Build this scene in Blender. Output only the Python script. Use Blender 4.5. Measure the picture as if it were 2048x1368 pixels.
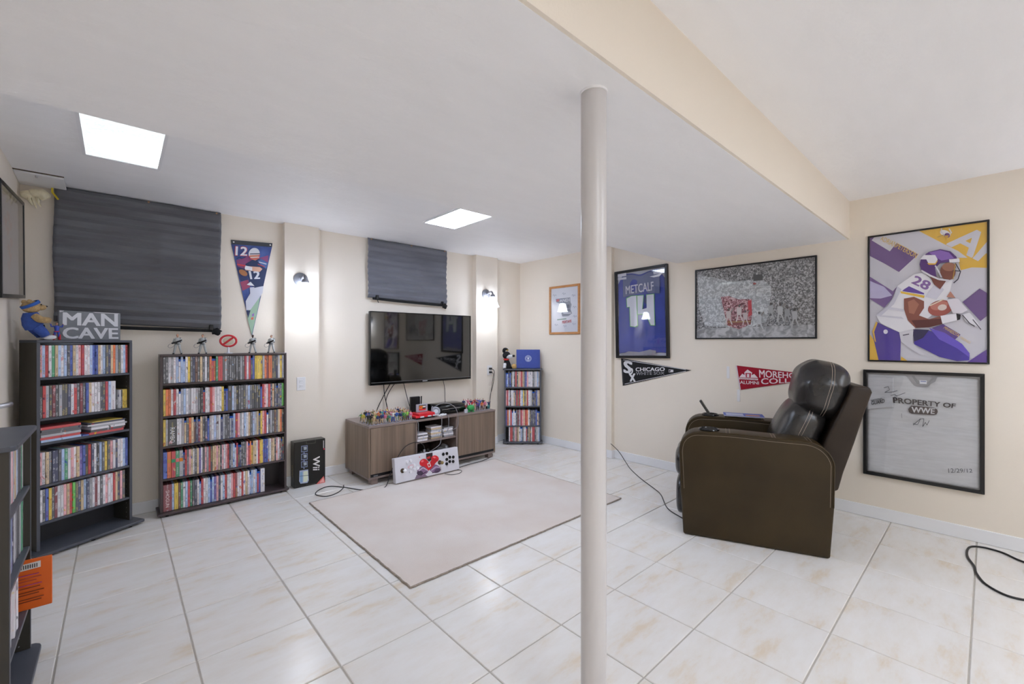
import bpy, bmesh, math, random
import numpy as np
from mathutils import Vector, Matrix

for o in list(bpy.data.objects):
    bpy.data.objects.remove(o)
S = bpy.context.scene
COL = S.collection
R = math.radians
rnd = random.Random(7)

# ------------------------------------------------------------------ camera, world, exposure
CAMH = 1.25
cd = bpy.data.cameras.new('camera')
cd.sensor_width = 36.0
cd.sensor_fit = 'HORIZONTAL'
cd.lens = 868.0 / 2048.0 * 36.0
cd.clip_start = 0.02
cam = bpy.data.objects.new('camera', cd)
COL.objects.link(cam)
cam.location = (0, 0, CAMH)
cam.rotation_euler = (R(90), 0, R(-42.3))
S.camera = cam
S.cycles.max_bounces = 16
S.cycles.diffuse_bounces = 10

world = bpy.data.worlds.new('world')
S.world = world
world.use_nodes = True
world.node_tree.nodes['Background'].inputs[0].default_value = (0.75, 0.85, 1.0, 1)
world.node_tree.nodes['Background'].inputs[1].default_value = 0.6

vs = S.view_settings
vs.view_transform = 'Standard'
vs.look = 'None'
vs.exposure = 1.45
vs.gamma = 1.0
vs.use_curve_mapping = False

PANEL_DIM, PANEL_BRIGHT, PANEL_ADDED = 0.36, 9.5, 5.6     # radiance of the ceiling light diffusers, the last for the added unseen pair
SCONCE_W, SHADE_GLOW = 0.2, 8.0                                         # bulb power in the wall sconces

# room planes
XL, XR, XA, YT, YF = -0.46, 3.98, 3.93, 4.16, -2.6
ZC, ZS = 2.283, 2.005
Y_JOG, SOF0, SOF1 = 2.73, 0.70, 2.01

# ------------------------------------------------------------------ helpers
def lin(h):
    h = h.lstrip('#')
    v = [int(h[i:i + 2], 16) / 255 for i in (0, 2, 4)]
    return tuple(((c + 0.055) / 1.055) ** 2.4 if c > 0.04045 else c / 12.92 for c in v) + (1.0,)

MATS = {}
def mat(name, hexc='#808080', rough=0.5, metal=0.0, var=0.0, scale=8.0, bump=0.0, bscale=60.0, emit=None, spec=0.5, col2=None, stretch=(1, 1, 1), coat=0.0):
    if name in MATS:
        return MATS[name]
    m = bpy.data.materials.new(name)
    m.use_nodes = True
    nt = m.node_tree
    b = nt.nodes['Principled BSDF']
    b.inputs['Base Color'].default_value = lin(hexc)
    b.inputs['Roughness'].default_value = rough
    b.inputs['Metallic'].default_value = metal
    b.inputs['Specular IOR Level'].default_value = spec
    b.inputs['Coat Weight'].default_value = coat
    if var or bump:
        tc = nt.nodes.new('ShaderNodeTexCoord')
        mp = nt.nodes.new('ShaderNodeMapping')
        mp.inputs['Scale'].default_value = stretch
        nt.links.new(tc.outputs['Object'], mp.inputs[0])
    if var:
        n = nt.nodes.new('ShaderNodeTexNoise')
        n.inputs['Scale'].default_value = scale
        n.inputs['Detail'].default_value = 5
        nt.links.new(mp.outputs[0], n.inputs['Vector'])
        rp = nt.nodes.new('ShaderNodeValToRGB')
        c = lin(hexc)
        c2 = lin(col2) if col2 else tuple(x * (1 - var) for x in c[:3]) + (1,)
        rp.color_ramp.elements[0].position = 0.35
        rp.color_ramp.elements[0].color = c2
        rp.color_ramp.elements[1].position = 0.65
        rp.color_ramp.elements[1].color = c
        nt.links.new(n.outputs[0], rp.inputs[0])
        nt.links.new(rp.outputs[0], b.inputs['Base Color'])
    if bump:
        n = nt.nodes.new('ShaderNodeTexNoise')
        n.inputs['Scale'].default_value = bscale
        n.inputs['Detail'].default_value = 4
        nt.links.new(mp.outputs[0], n.inputs['Vector'])
        bp = nt.nodes.new('ShaderNodeBump')
        bp.inputs['Strength'].default_value = bump
        bp.inputs['Distance'].default_value = 0.01
        nt.links.new(n.outputs[0], bp.inputs['Height'])
        nt.links.new(bp.outputs[0], b.inputs['Normal'])
    if emit:
        b.inputs['Emission Color'].default_value = lin(emit[0])
        b.inputs['Emission Strength'].default_value = emit[1]
    MATS[name] = m
    return m

def print_mat(hexc):
    return mat('print_' + hexc.lstrip('#'), hexc, 0.55)

def glass_mat():
    if 'pane_glass' in MATS:
        return MATS['pane_glass']
    m = bpy.data.materials.new('pane_glass')
    m.use_nodes = True
    nt = m.node_tree
    nt.nodes.remove(nt.nodes['Principled BSDF'])
    out = nt.nodes['Material Output']
    tr = nt.nodes.new('ShaderNodeBsdfTransparent')
    gl = nt.nodes.new('ShaderNodeBsdfGlossy')
    gl.inputs['Roughness'].default_value = 0.03
    fr = nt.nodes.new('ShaderNodeFresnel')
    ge = nt.nodes.new('ShaderNodeNewGeometry')          # same reflectance on both faces of the pane
    ir = nt.nodes.new('ShaderNodeMapRange')
    ir.inputs['To Min'].default_value = 1.5; ir.inputs['To Max'].default_value = 1 / 1.5
    nt.links.new(ge.outputs['Backfacing'], ir.inputs['Value'])
    nt.links.new(ir.outputs[0], fr.inputs['IOR'])
    mx = nt.nodes.new('ShaderNodeMixShader')
    nt.links.new(fr.outputs[0], mx.inputs[0])
    nt.links.new(tr.outputs[0], mx.inputs[1])
    nt.links.new(gl.outputs[0], mx.inputs[2])
    nt.links.new(mx.outputs[0], out.inputs[0])
    MATS['pane_glass'] = m
    return m

def tag(o, label=None, cat=None, group=None, kind=None):
    if label: o['label'] = label
    if cat: o['category'] = cat
    if group: o['group'] = group
    if kind: o['kind'] = kind
    return o

def empty(name, loc=(0, 0, 0), rz=0.0, label=None, cat=None, group=None, kind=None):
    o = bpy.data.objects.new(name, None)
    COL.objects.link(o)
    o.empty_display_size = 0.05
    o.location = loc
    o.rotation_euler = (0, 0, rz)
    return tag(o, label, cat, group, kind)

class MB:
    """collects geometry; build() links it as one mesh object"""
    def __init__(s):
        s.v, s.f, s.mi, s.mats = [], [], [], []
    def m(s, material):
        if material not in s.mats:
            s.mats.append(material)
        return s.mats.index(material)
    def add(s, verts, faces, material=None, M=None):
        k = len(s.v)
        i = s.m(material) if material else 0
        for p in verts:
            p = Vector(p)
            s.v.append(tuple(M @ p if M else p))
        for f in faces:
            s.f.append([k + j for j in f])
            s.mi.append(i)
        return s
    def box(s, x0, x1, y0, y1, z0, z1, material=None, M=None):
        v = [(x0, y0, z0), (x1, y0, z0), (x1, y1, z0), (x0, y1, z0), (x0, y0, z1), (x1, y0, z1), (x1, y1, z1), (x0, y1, z1)]
        f = [(0, 3, 2, 1), (4, 5, 6, 7), (0, 1, 5, 4), (1, 2, 6, 5), (2, 3, 7, 6), (3, 0, 4, 7)]
        return s.add(v, f, material, M)
    def rbox(s, x0, x1, y0, y1, z0, z1, b=0.004, material=None, M=None, seg=1):
        bm = bmesh.new()
        bmesh.ops.create_cube(bm, size=1)
        for v in bm.verts:
            v.co = (x0 + (v.co.x + .5) * (x1 - x0), y0 + (v.co.y + .5) * (y1 - y0), z0 + (v.co.z + .5) * (z1 - z0))
        bmesh.ops.bevel(bm, geom=bm.edges[:], offset=b, segments=seg, affect='EDGES', profile=0.5)
        bm.verts.index_update()
        s.add([v.co for v in bm.verts], [[v.index for v in f.verts] for f in bm.faces], material, M)
        bm.free()
        return s
    def tube(s, pts, r, n=8, material=None, cap=True, M=None, flat=1.0):
        pts = [Vector(p) for p in pts]
        rs = r if isinstance(r, (list, tuple)) else [r] * len(pts)
        v, f = [], []
        up = None
        for i, p in enumerate(pts):
            t = (pts[min(i + 1, len(pts) - 1)] - pts[max(i - 1, 0)])
            if t.length < 1e-9: t = Vector((0, 0, 1))
            t.normalize()
            if up is None:
                up = Vector((0, 0, 1)) if abs(t.z) < 0.9 else Vector((0, 1, 0))
            a = t.cross(up)
            if a.length < 1e-6:
                a = t.cross(Vector((1, 0, 0)))
            a.normalize()
            b = a.cross(t); b.normalize()
            up = b
            for k in range(n):
                an = 2 * math.pi * k / n
                v.append(p + a * (math.cos(an) * rs[i]) + b * (math.sin(an) * rs[i] * flat))
        for i in range(len(pts) - 1):
            for k in range(n):
                f.append((i * n + k, i * n + (k + 1) % n, (i + 1) * n + (k + 1) % n, (i + 1) * n + k))
        if cap:
            f.append(tuple(range(n - 1, -1, -1)))
            f.append(tuple(range((len(pts) - 1) * n, len(pts) * n)))
        return s.add(v, f, material, M)
    def cyl(s, c, r, h, n=20, material=None, axis='z', r2=None, M=None):
        d = {'x': Vector((1, 0, 0)), 'y': Vector((0, 1, 0)), 'z': Vector((0, 0, 1))}[axis]
        c = Vector(c)
        return s.tube([c, c + d * h], [r, r if r2 is None else r2], n, material, True, M)
    def lathe(s, prof, n=24, material=None, M=None):
        v, f = [], []
        for (r, z) in prof:
            for k in range(n):
                a = 2 * math.pi * k / n
                v.append((r * math.cos(a), r * math.sin(a), z))
        for i in range(len(prof) - 1):
            for k in range(n):
                f.append((i * n + k, i * n + (k + 1) % n, (i + 1) * n + (k + 1) % n, (i + 1) * n + k))
        return s.add(v, f, material, M)
    def ball(s, c, rad, nu=14, nv=9, material=None, M=None, e=1.0, fn=None):
        rx, ry, rz = rad if isinstance(rad, (tuple, list)) else (rad, rad, rad)
        sg = lambda x: math.copysign(abs(x) ** e, x)
        v, f = [], []
        for j in range(nv + 1):
            ph = -math.pi / 2 + math.pi * j / nv
            for k in range(nu):
                th = 2 * math.pi * k / nu
                p = Vector((sg(math.cos(ph)) * sg(math.cos(th)) * rx, sg(math.cos(ph)) * sg(math.sin(th)) * ry, sg(math.sin(ph)) * rz))
                if fn: p = fn(p)
                v.append(p + Vector(c))
        for j in range(nv):
            for k in range(nu):
                f.append((j * nu + k, j * nu + (k + 1) % nu, (j + 1) * nu + (k + 1) % nu, (j + 1) * nu + k))
        return s.add(v, f, material, M)
    def prism(s, poly, d0, d1, plane='xz', material=None, M=None):
        n = len(poly)
        def P(a, b, d):
            return {'xz': (a, d, b), 'xy': (a, b, d), 'yz': (d, a, b)}[plane]
        v = [P(a, b, d0) for a, b in poly] + [P(a, b, d1) for a, b in poly]
        f = [tuple(range(n)), tuple(range(2 * n - 1, n - 1, -1))] + [(i, i + n, (i + 1) % n + n, (i + 1) % n) for i in range(n)]
        return s.add(v, f, material, M)
    def mesh(s, name, smooth=False, bevel=0.0, seg=2, weld=False, ang=40):
        me = bpy.data.meshes.new(name)
        me.from_pydata(s.v, [], s.f)
        for mm in s.mats: me.materials.append(mm)
        if s.mi: me.polygons.foreach_set('material_index', s.mi)
        bm = bmesh.new(); bm.from_mesh(me)
        if weld: bmesh.ops.remove_doubles(bm, verts=bm.verts[:], dist=1e-5)
        bmesh.ops.recalc_face_normals(bm, faces=bm.faces[:])
        if bevel:
            ed = [e for e in bm.edges if len(e.link_faces) == 2 and e.calc_face_angle(0) > R(35)]
            bmesh.ops.bevel(bm, geom=ed, offset=bevel, segments=seg, affect='EDGES', profile=0.5)
        if smooth:
            for f in bm.faces: f.smooth = True
            for e in bm.edges:
                if len(e.link_faces) == 2 and e.calc_face_angle(0) > R(ang): e.smooth = False
        bm.to_mesh(me); bm.free()
        me.update()
        return me
    def build(s, name, material=None, parent=None, loc=None, rz=None, **kw):
        if material is not None and not s.mats:
            s.mats = [material]
        o = bpy.data.objects.new(name, s.mesh(name, **kw))
        COL.objects.link(o)
        if parent: o.parent = parent
        if loc: o.location = loc
        if rz is not None: o.rotation_euler = (0, 0, rz)
        return o

def inst(name, me, parent=None, loc=(0, 0, 0), rot=(0, 0, 0)):
    o = bpy.data.objects.new(name, me)
    COL.objects.link(o)
    if parent: o.parent = parent
    o.location = loc
    o.rotation_euler = rot
    return o

def spline(ctrl, k=8):
    P = [Vector(p) for p in ctrl]
    P = [2 * P[0] - P[1]] + P + [2 * P[-1] - P[-2]]
    out = []
    for i in range(1, len(P) - 2):
        for j in range(k):
            t = j / k
            out.append(0.5 * ((2 * P[i]) + (P[i + 1] - P[i - 1]) * t + (2 * P[i - 1] - 5 * P[i] + 4 * P[i + 1] - P[i + 2]) * t * t + (3 * P[i] - P[i - 1] - 3 * P[i + 1] + P[i + 2]) * t ** 3))
    out.append(P[-2])
    return out

def cord(name, ctrl, r, material, label, cat='cord', parent=None, k=8):
    o = MB().tube(spline(ctrl, k), r, 7).build(name, material, parent, smooth=True)
    if parent is None: tag(o, label, cat)
    return o

# --- flat print: shapes given in pixels of a view of the flat thing, mapped back to it by a homography
def homography(q):
    dst = [(0, 1), (1, 1), (1, 0), (0, 0)]
    A, b = [], []
    for (x, y), (u, v) in zip(q, dst):
        A.append([x, y, 1, 0, 0, 0, -u * x, -u * y]); b.append(u)
        A.append([0, 0, 0, x, y, 1, -v * x, -v * y]); b.append(v)
    h = np.linalg.solve(np.array(A, float), np.array(b, float))
    return np.append(h, 1).reshape(3, 3)

TXT, ASPECT = {}, {}
def text2d(s, bold=0.0, shear=0.0):
    bold, key = 0.0, (s, shear)
    if key in TXT: return TXT[key]
    cu = bpy.data.curves.new('t', 'FONT')
    cu.body = s
    cu.size = 1.0
    cu.offset = bold
    cu.shear = shear
    cu.resolution_u = 3
    o = bpy.data.objects.new('t', cu)
    COL.objects.link(o)
    dg = bpy.context.evaluated_depsgraph_get()
    me = bpy.data.meshes.new_from_object(o.evaluated_get(dg))
    v = [(p.co.x, p.co.y) for p in me.vertices]
    f = [list(p.vertices) for p in me.polygons]
    bpy.data.objects.remove(o); bpy.data.curves.remove(cu); bpy.data.meshes.remove(me)
    xs = [p[0] for p in v]; ys = [p[1] for p in v]
    x0, x1, y0, y1 = min(xs), max(xs), min(ys), max(ys)
    v = [((a - x0) / (x1 - x0), (b - y0) / (y1 - y0)) for a, b in v]
    TXT[key] = (v, f)
    ASPECT[s] = (x1 - x0) / (y1 - y0)
    return TXT[key]

class Art:
    """flat print in the plane local x/z facing local -y; origin at bottom left of the sheet"""
    def __init__(s, W, H, quad=None, eps=0.00025):
        s.W, s.H, s.eps, s.n = W, H, eps, 1
        s.h = homography(quad) if quad else None
        s.mb = MB()
    def P(s, x, y):
        if s.h is None: return (x * s.W, y * s.H)
        p = s.h @ np.array([x, y, 1.0])
        return (float(p[0] / p[2]) * s.W, float(p[1] / p[2]) * s.H)
    def put(s, pts, faces, col, clip=True):
        q = [s.P(*p) for p in pts]
        if clip: q = [(min(max(a, 0), s.W), min(max(b, 0), s.H)) for a, b in q]
        y = -s.n * s.eps
        s.mb.add([(a, y, b) for a, b in q], faces, print_mat(col) if isinstance(col, str) else col)
        s.n += 1
        return s
    def poly(s, pts, col): return s.put(pts, [tuple(range(len(pts)))], col)
    def ell(s, cx, cy, rx, ry, col, rot=0, n=24, a0=0, a1=360):
        c, d = math.cos(R(rot)), math.sin(R(rot))
        pts = []
        for k in range(n):
            a = R(a0 + (a1 - a0) * k / (n if a1 - a0 >= 360 else n - 1))
            x, y = rx * math.cos(a), ry * math.sin(a)
            pts.append((cx + x * c - y * d, cy + x * d + y * c))
        return s.poly(pts, col)
    def line(s, pts, w, col):
        for (x0, y0), (x1, y1) in zip(pts, pts[1:]):
            L = math.hypot(x1 - x0, y1 - y0) or 1
            nx, ny = -(y1 - y0) / L * w / 2, (x1 - x0) / L * w / 2
            s.poly([(x0 + nx, y0 + ny), (x1 + nx, y1 + ny), (x1 - nx, y1 - ny), (x0 - nx, y0 - ny)], col)
        return s
    def text(s, t, q, col, bold=0.0, shear=0.0):
        """q: TL, TR, BR, BL of the text block"""
        if len(q) == 4 and not isinstance(q[0], tuple):
            x0, y0, x1, y1 = q
            q = [(x0, y0), (x1, y0), (x1, y1), (x0, y1)]
        v, f = text2d(t, bold, shear)
        TL, TR, BR, BL = [Vector(p) for p in q]
        k = bold * 1.3                      # heavier letters: the same outline laid down a few times, slightly shifted
        for dx, dy in (((0, 0),) if not bold else ((-k, -k * .6), (k, -k * .6), (-k, k * .6), (k, k * .6), (0, 0))):
            dx /= ASPECT[t]
            s.put([tuple((BL.lerp(BR, a + dx)).lerp(TL.lerp(TR, a + dx), b + dy)) for a, b in v], f, col)
            s.n -= .5
        s.n += .5
        return s
    def build(s, name, parent, loc=(0, 0, 0), rot=(0, 0, 0)):
        o = s.mb.build(name, None, parent)
        o.location = loc
        o.rotation_euler = rot
        # print faces must face the viewer
        return o

ONES = ['', 'first', 'second', 'third', 'fourth', 'fifth', 'sixth', 'seventh', 'eighth', 'ninth', 'tenth', 'eleventh', 'twelfth', 'thirteenth', 'fourteenth', 'fifteenth', 'sixteenth', 'seventeenth', 'eighteenth', 'nineteenth']
TENS = {2: ('twentieth', 'twenty'), 3: ('thirtieth', 'thirty'), 4: ('fortieth', 'forty'), 5: ('fiftieth', 'fifty'), 6: ('sixtieth', 'sixty')}
def ordinal(n):
    if n < 20: return ONES[n]
    t, u = divmod(n, 10)
    return TENS[t][0] if u == 0 else TENS[t][1] + '-' + ONES[u]

# ------------------------------------------------------------------ materials of the shell
M_WALL = mat('cream_wall_paint', '#ece3d6', 0.75, var=0.02, scale=2.0, bump=0.05, bscale=120)
M_CEIL = mat('white_ceiling_paint', '#f5f5f7', 0.6, var=0.02, scale=3.0, bump=0.18, bscale=14, stretch=(1, 4, 1))
M_TRIM = mat('white_trim_paint', '#ecedf0', 0.4, var=0.02, scale=5)
M_GROUT = mat('grout', '#b9b3aa', 0.9, var=0.1, scale=20)
M_PLAST = mat('white_plastic', '#e8e8ea', 0.35, var=0.01)
M_BLACK = mat('black_plastic', '#0c0c0d', 0.35, var=0.05)
M_CABLE = mat('black_cable', '#17171a', 0.5, var=0.1)
M_GREYCABLE = mat('grey_cable', '#8d8d92', 0.5, var=0.05)

def tile_mat():
    m = bpy.data.materials.new('glazed_beige_tile')
    m.use_nodes = True
    nt = m.node_tree; N = nt.nodes; L = nt.links
    b = N['Principled BSDF']
    b.inputs['Roughness'].default_value = 0.22
    b.inputs['Specular IOR Level'].default_value = 0.4
    tc = N.new('ShaderNodeTexCoord'); oi = N.new('ShaderNodeObjectInfo')
    ad = N.new('ShaderNodeVectorMath'); ad.operation = 'ADD'
    sc = N.new('ShaderNodeVectorMath'); sc.operation = 'SCALE'
    cb = N.new('ShaderNodeCombineXYZ')
    L.new(oi.outputs['Random'], cb.inputs[0]); L.new(oi.outputs['Random'], cb.inputs[2])
    L.new(cb.outputs[0], sc.inputs[0]); sc.inputs['Scale'].default_value = 37.0
    L.new(tc.outputs['Object'], ad.inputs[0]); L.new(sc.outputs[0], ad.inputs[1])
    mp = N.new('ShaderNodeMapping'); mp.inputs['Scale'].default_value = (2.2, 6.5, 1)
    mp.inputs['Rotation'].default_value = (0, 0, 0.25)
    L.new(ad.outputs[0], mp.inputs[0])
    n1 = N.new('ShaderNodeTexNoise'); n1.inputs['Scale'].default_value = 1.6; n1.inputs['Detail'].default_value = 9; n1.inputs['Roughness'].default_value = 0.68
    L.new(mp.outputs[0], n1.inputs['Vector'])
    r1 = N.new('ShaderNodeValToRGB')
    e = r1.color_ramp.elements
    e[0].position = 0.30; e[0].color = lin('#dacdbb')
    e[1].position = 0.62; e[1].color = lin('#e4e2e0')
    x = r1.color_ramp.elements.new(0.45); x.color = lin('#e0dcd7')
    L.new(n1.outputs[0], r1.inputs[0])
    L.new(r1.outputs[0], b.inputs['Base Color'])
    bp = N.new('ShaderNodeBump'); bp.inputs['Strength'].default_value = 0.05; bp.inputs['Distance'].default_value = 0.01
    L.new(n1.outputs[0], bp.inputs['Height']); L.new(bp.outputs[0], b.inputs['Normal'])
    return m
M_TILE = tile_mat()

# ------------------------------------------------------------------ the shell
floor = MB().box(XL - .1, XR + .1, YF - .1, YT + .1, -0.12, -0.004).build('floor', M_GROUT)
tag(floor, kind='structure')
PIT, TX0, TY0 = 0.4075, 0.2305, 0.0515
GAP = 0.0055
tiles = {}
ix0 = math.floor((XL - TX0) / PIT); ix1 = math.ceil((XR - TX0) / PIT)
iy0 = math.floor((YF - TY0) / PIT); iy1 = math.ceil((YT - TY0) / PIT)
for i in range(ix0, ix1):
    for j in range(iy0, iy1):
        a0, a1 = max(TX0 + i * PIT + GAP / 2, XL), min(TX0 + (i + 1) * PIT - GAP / 2, XR)
        b0, b1 = max(TY0 + j * PIT + GAP / 2, YF), min(TY0 + (j + 1) * PIT - GAP / 2, YT)
        if a1 - a0 < 0.01 or b1 - b0 < 0.01: continue
        key = (round(a1 - a0, 3), round(b1 - b0, 3))
        if key not in tiles:
            w, h = key[0] / 2, key[1] / 2
            c = 0.0025
            mb = MB()
            mb.add([(-w, -h, -.006), (w, -h, -.006), (w, h, -.006), (-w, h, -.006), (-w, -h, -c), (w, -h, -c), (w, h, -c), (-w, h, -c),
                    (-w + c, -h + c, 0), (w - c, -h + c, 0), (w - c, h - c, 0), (-w + c, h - c, 0)],
                   [(8, 9, 10, 11), (4, 5, 9, 8), (5, 6, 10, 9), (6, 7, 11, 10), (7, 4, 8, 11), (0, 1, 5, 4), (1, 2, 6, 5), (2, 3, 7, 6), (3, 0, 4, 7)], M_TILE)
            tiles[key] = mb.mesh('tile')
        inst('tile', tiles[key], floor, ((a0 + a1) / 2, (b0 + b1) / 2, 0))

def struct(name, mb, m, **kw):
    o = mb.build(name, m, **kw)
    return tag(o, kind='structure')

T = 0.12
# back wall (the television wall) with two window openings covered by black cloth
W1 = (-0.24, 0.55, 1.45, 2.15); W2 = (1.90, 2.68, 1.75, 2.15)
mb = MB()
mb.box(XL - T, W1[0], YT, YT + T, 0, ZC); mb.box(W1[0], W1[1], YT, YT + T, 0, W1[2]); mb.box(W1[0], W1[1], YT, YT + T, W1[3], ZC)
mb.box(W1[1], W2[0], YT, YT + T, 0, ZC); mb.box(W2[0], W2[1], YT, YT + T, 0, W2[2]); mb.box(W2[0], W2[1], YT, YT + T, W2[3], ZC)
mb.box(W2[1], XR + T, YT, YT + T, 0, ZC)
wall_back = struct('wall_back', mb, M_WALL)
for x0, x1 in ((1.068, 1.352), (3.145, 3.475)):
    MB().box(x0, x1, YT - 0.075, YT, 0, ZC).build('pilaster', M_WALL, wall_back)
for n, W in ((1, W1), (2, W2)):
    win = tag(empty('window_%d' % n, ((W[0] + W[1]) / 2, YT, W[2])), kind='structure')
    w, h = (W[1] - W[0]) / 2, W[3] - W[2]
    f = MB()
    f.box(-w - .05, -w, -.012, .0, -.05, h + .05).box(w, w + .05, -.012, 0, -.05, h + .05).box(-w, w, -.012, 0, -.05, 0).box(-w, w, -.012, 0, h, h + .05)
    f.box(-w, -w + .03, .03, .07, 0, h).box(w - .03, w, .03, .07, 0, h).box(-w, w, .03, .07, 0, .03).box(-w, w, .03, .07, h - .03, h).box(-.015, .015, .03, .07, .03, h - .03)
    f.build('window_frame', M_TRIM, win)
    for sx in (-1, 1):
        x0, x1 = (-w + .03, -.015) if sx < 0 else (.015, w - .03)
        MB().box(x0, x1, .048, .052, .03, h - .03).build('pane', glass_mat(), win)

mb = MB(); mb.box(XR, XR + T, YF, YT, 0, ZC)
wall_right = struct('wall_right', mb, M_WALL)
MB().box(XA, XR, Y_JOG, YT, 0, ZC).build('wall_panel', M_WALL, wall_right)
struct('wall_front', MB().box(XL - T, XR + T, YF - T, YF, 0, ZC), M_WALL)
DY0, DY1 = 2.30, 3.10
mb = MB()
mb.box(XL - T, XL, YF, DY0, 0, ZC).box(XL - T, XL, DY1, YT, 0, ZC).box(XL - T, XL, DY0, DY1, 2.03, ZC)
struct('wall_left', mb, M_WALL)
struct('ceiling', MB().box(XL - T, XR + T, YF - T, YT + T, ZC, ZC + .12), M_CEIL)
sof = tag(empty('ceiling_soffit', ((XL + XR) / 2, (SOF0 + SOF1) / 2, ZS)), kind='structure')
hw, hd = (XR - XL) / 2, (SOF1 - SOF0) / 2
MB().box(-hw, hw, -hd + .001, hd - .001, 0, ZC - ZS).build('soffit_underside', M_CEIL, sof)
MB().box(-hw, hw, -hd - .011, -hd + .001, 0.001, ZC - ZS).build('soffit_side', M_WALL, sof)
MB().box(-hw, hw, hd - .001, hd + .011, 0.001, ZC - ZS).build('soffit_side', M_CEIL, sof)

BBH = 0.085
def baseboard(name, x0, x1, y0, y1):
    o = MB().box(x0, x1, y0, y1, 0.0005, BBH).build(name, M_TRIM, bevel=0.004, seg=2)
    return tag(o, kind='structure')
baseboard('baseboard_right', XR - .014, XR, YF, Y_JOG)
baseboard('baseboard_right', XA - .014, XA, Y_JOG - .014, YT)
baseboard('baseboard_jog', XA, XR - .014, Y_JOG - .014, Y_JOG)
for x0, x1 in ((XL, 1.068), (1.352, 3.145), (3.475, XA - .014)):
    baseboard('baseboard_back', x0, x1, YT - .014, YT)
for x0, x1 in ((1.068, 1.352), (3.145, 3.475)):
    baseboard('baseboard_back', x0, x1, YT - .089, YT - .075)
baseboard('baseboard_left', XL, XL + .014, DY1 + .09, YT - .014)
baseboard('baseboard_left', XL, XL + .014, YF, DY0 - .09)
baseboard('baseboard_front', XL + .014, XR - .014, YF, YF + .014)

# door in the left wall
door = tag(empty('door_1', (XL, (DY0 + DY1) / 2, 0), R(90)), kind='structure')
dw = (DY1 - DY0) / 2
mb = MB()
mb.box(-dw - .085, -dw, -.045, 0, 0, 2.06).box(dw, dw + .085, -.045, 0, 0, 2.06).box(-dw - .085, dw + .085, -.045, 0, 2.03, 2.10)
mb.build('door_casing', M_TRIM, door, bevel=.006)
mb = MB().box(-dw + .004, dw - .004, 0.005, .045, .008, 2.025)
leaf = mb.build('door_leaf', M_TRIM, door, bevel=.003)
for z0, z1 in ((.2, .95), (1.1, 1.85)):
    for x0, x1 in ((-dw + .11, -.05), (.05, dw - .11)):
        MB().box(x0, x1, -.006, .006, z0, z1).build('door_panel', M_TRIM, leaf, bevel=.004)
M_NICKEL = mat('satin_nickel', '#c9c9cc', 0.3, 0.9)
h = MB().cyl((dw - .062, .005, .955), .027, -.012, 24, axis='y')
h.tube(spline([(dw - .062, 0, .955), (dw - .062, -.045, .955), (dw - .04, -.075, .957), (dw - .005, -.085, .958), (dw + .03, -.084, .955)], 6), .0115, 12)
h.build('door_lever', M_NICKEL, door, smooth=True)

# ------------------------------------------------------------------ ceiling lights
def diffuser_mat(name, strength, tint, one_tube=False):
    m = bpy.data.materials.new(name); m.use_nodes = True
    nt = m.node_tree; N = nt.nodes; L = nt.links
    b = N['Principled BSDF']
    b.inputs['Base Color'].default_value = (.85, .87, .87, 1); b.inputs['Roughness'].default_value = .25
    tc = N.new('ShaderNodeTexCoord')
    v = N.new('ShaderNodeTexVoronoi'); v.inputs['Scale'].default_value = 110
    L.new(tc.outputs['Object'], v.inputs['Vector'])
    r = N.new('ShaderNodeMapRange'); r.inputs['From Max'].default_value = .7; r.inputs['To Min'].default_value = strength * 1.25; r.inputs['To Max'].default_value = strength * .7
    L.new(v.outputs['Distance'], r.inputs['Value']); L.new(r.outputs[0], b.inputs['Emission Strength'])
    b.inputs['Emission Color'].default_value = lin(tint)
    if one_tube:      # a single working lamp behind the acrylic, towards one side
        mp = N.new('ShaderNodeMapping'); mp.inputs['Location'].default_value = (-.35, -1.6, 0); mp.inputs['Scale'].default_value = (4.5, 4.5, 1)
        gs = N.new('ShaderNodeTexGradient'); gs.gradient_type = 'SPHERICAL'
        L.new(tc.outputs['Object'], mp.inputs[0]); L.new(mp.outputs[0], gs.inputs[0])
        ma = N.new('ShaderNodeMath'); ma.operation = 'MULTIPLY_ADD'; ma.inputs[1].default_value = 1.2
        L.new(gs.outputs['Fac'], ma.inputs[0]); L.new(r.outputs[0], ma.inputs[2]); L.new(ma.outputs[0], b.inputs['Emission Strength'])
    bp = N.new('ShaderNodeBump'); bp.inputs['Strength'].default_value = .4; bp.inputs['Distance'].default_value = .002
    L.new(v.outputs['Distance'], bp.inputs['Height']); L.new(bp.outputs[0], b.inputs['Normal'])
    return m
M_LBRIGHT = diffuser_mat('lit_diffuser', PANEL_BRIGHT, '#dbe8ff')
M_LDIM = diffuser_mat('dim_lit_diffuser', PANEL_DIM, '#f2fdff', True)
M_LADDED = diffuser_mat('added_lit_diffuser', PANEL_ADDED, '#e9f2ff')  # only for the two fill panels added out of view
def ceiling_light(x0, x1, y0, y1, m, label):
    e = empty('ceiling_light', ((x0 + x1) / 2, (y0 + y1) / 2, ZC), 0, label, 'light', 'ceiling light panels')
    w, d = (x1 - x0) / 2, (y1 - y0) / 2
    f = MB()
    f.box(-w, -w + .014, -d, d, -.012, 0).box(w - .014, w, -d, d, -.012, 0).box(-w + .014, w - .014, -d, -d + .014, -.012, 0).box(-w + .014, w - .014, d - .014, d, -.012, 0)
    f.build('light_frame', M_TRIM, e)
    MB().box(-w + .014, w - .014, -d + .014, d - .014, -.008, -.003).build('diffuser', m, e)
ceiling_light(-.140, .190, 2.12, 3.325, M_LDIM, 'frosted ceiling light panel above the large window cloth')
ceiling_light(1.935, 2.27, 2.06, 3.265, M_LBRIGHT, 'glowing ceiling light panel above the television')
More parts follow.
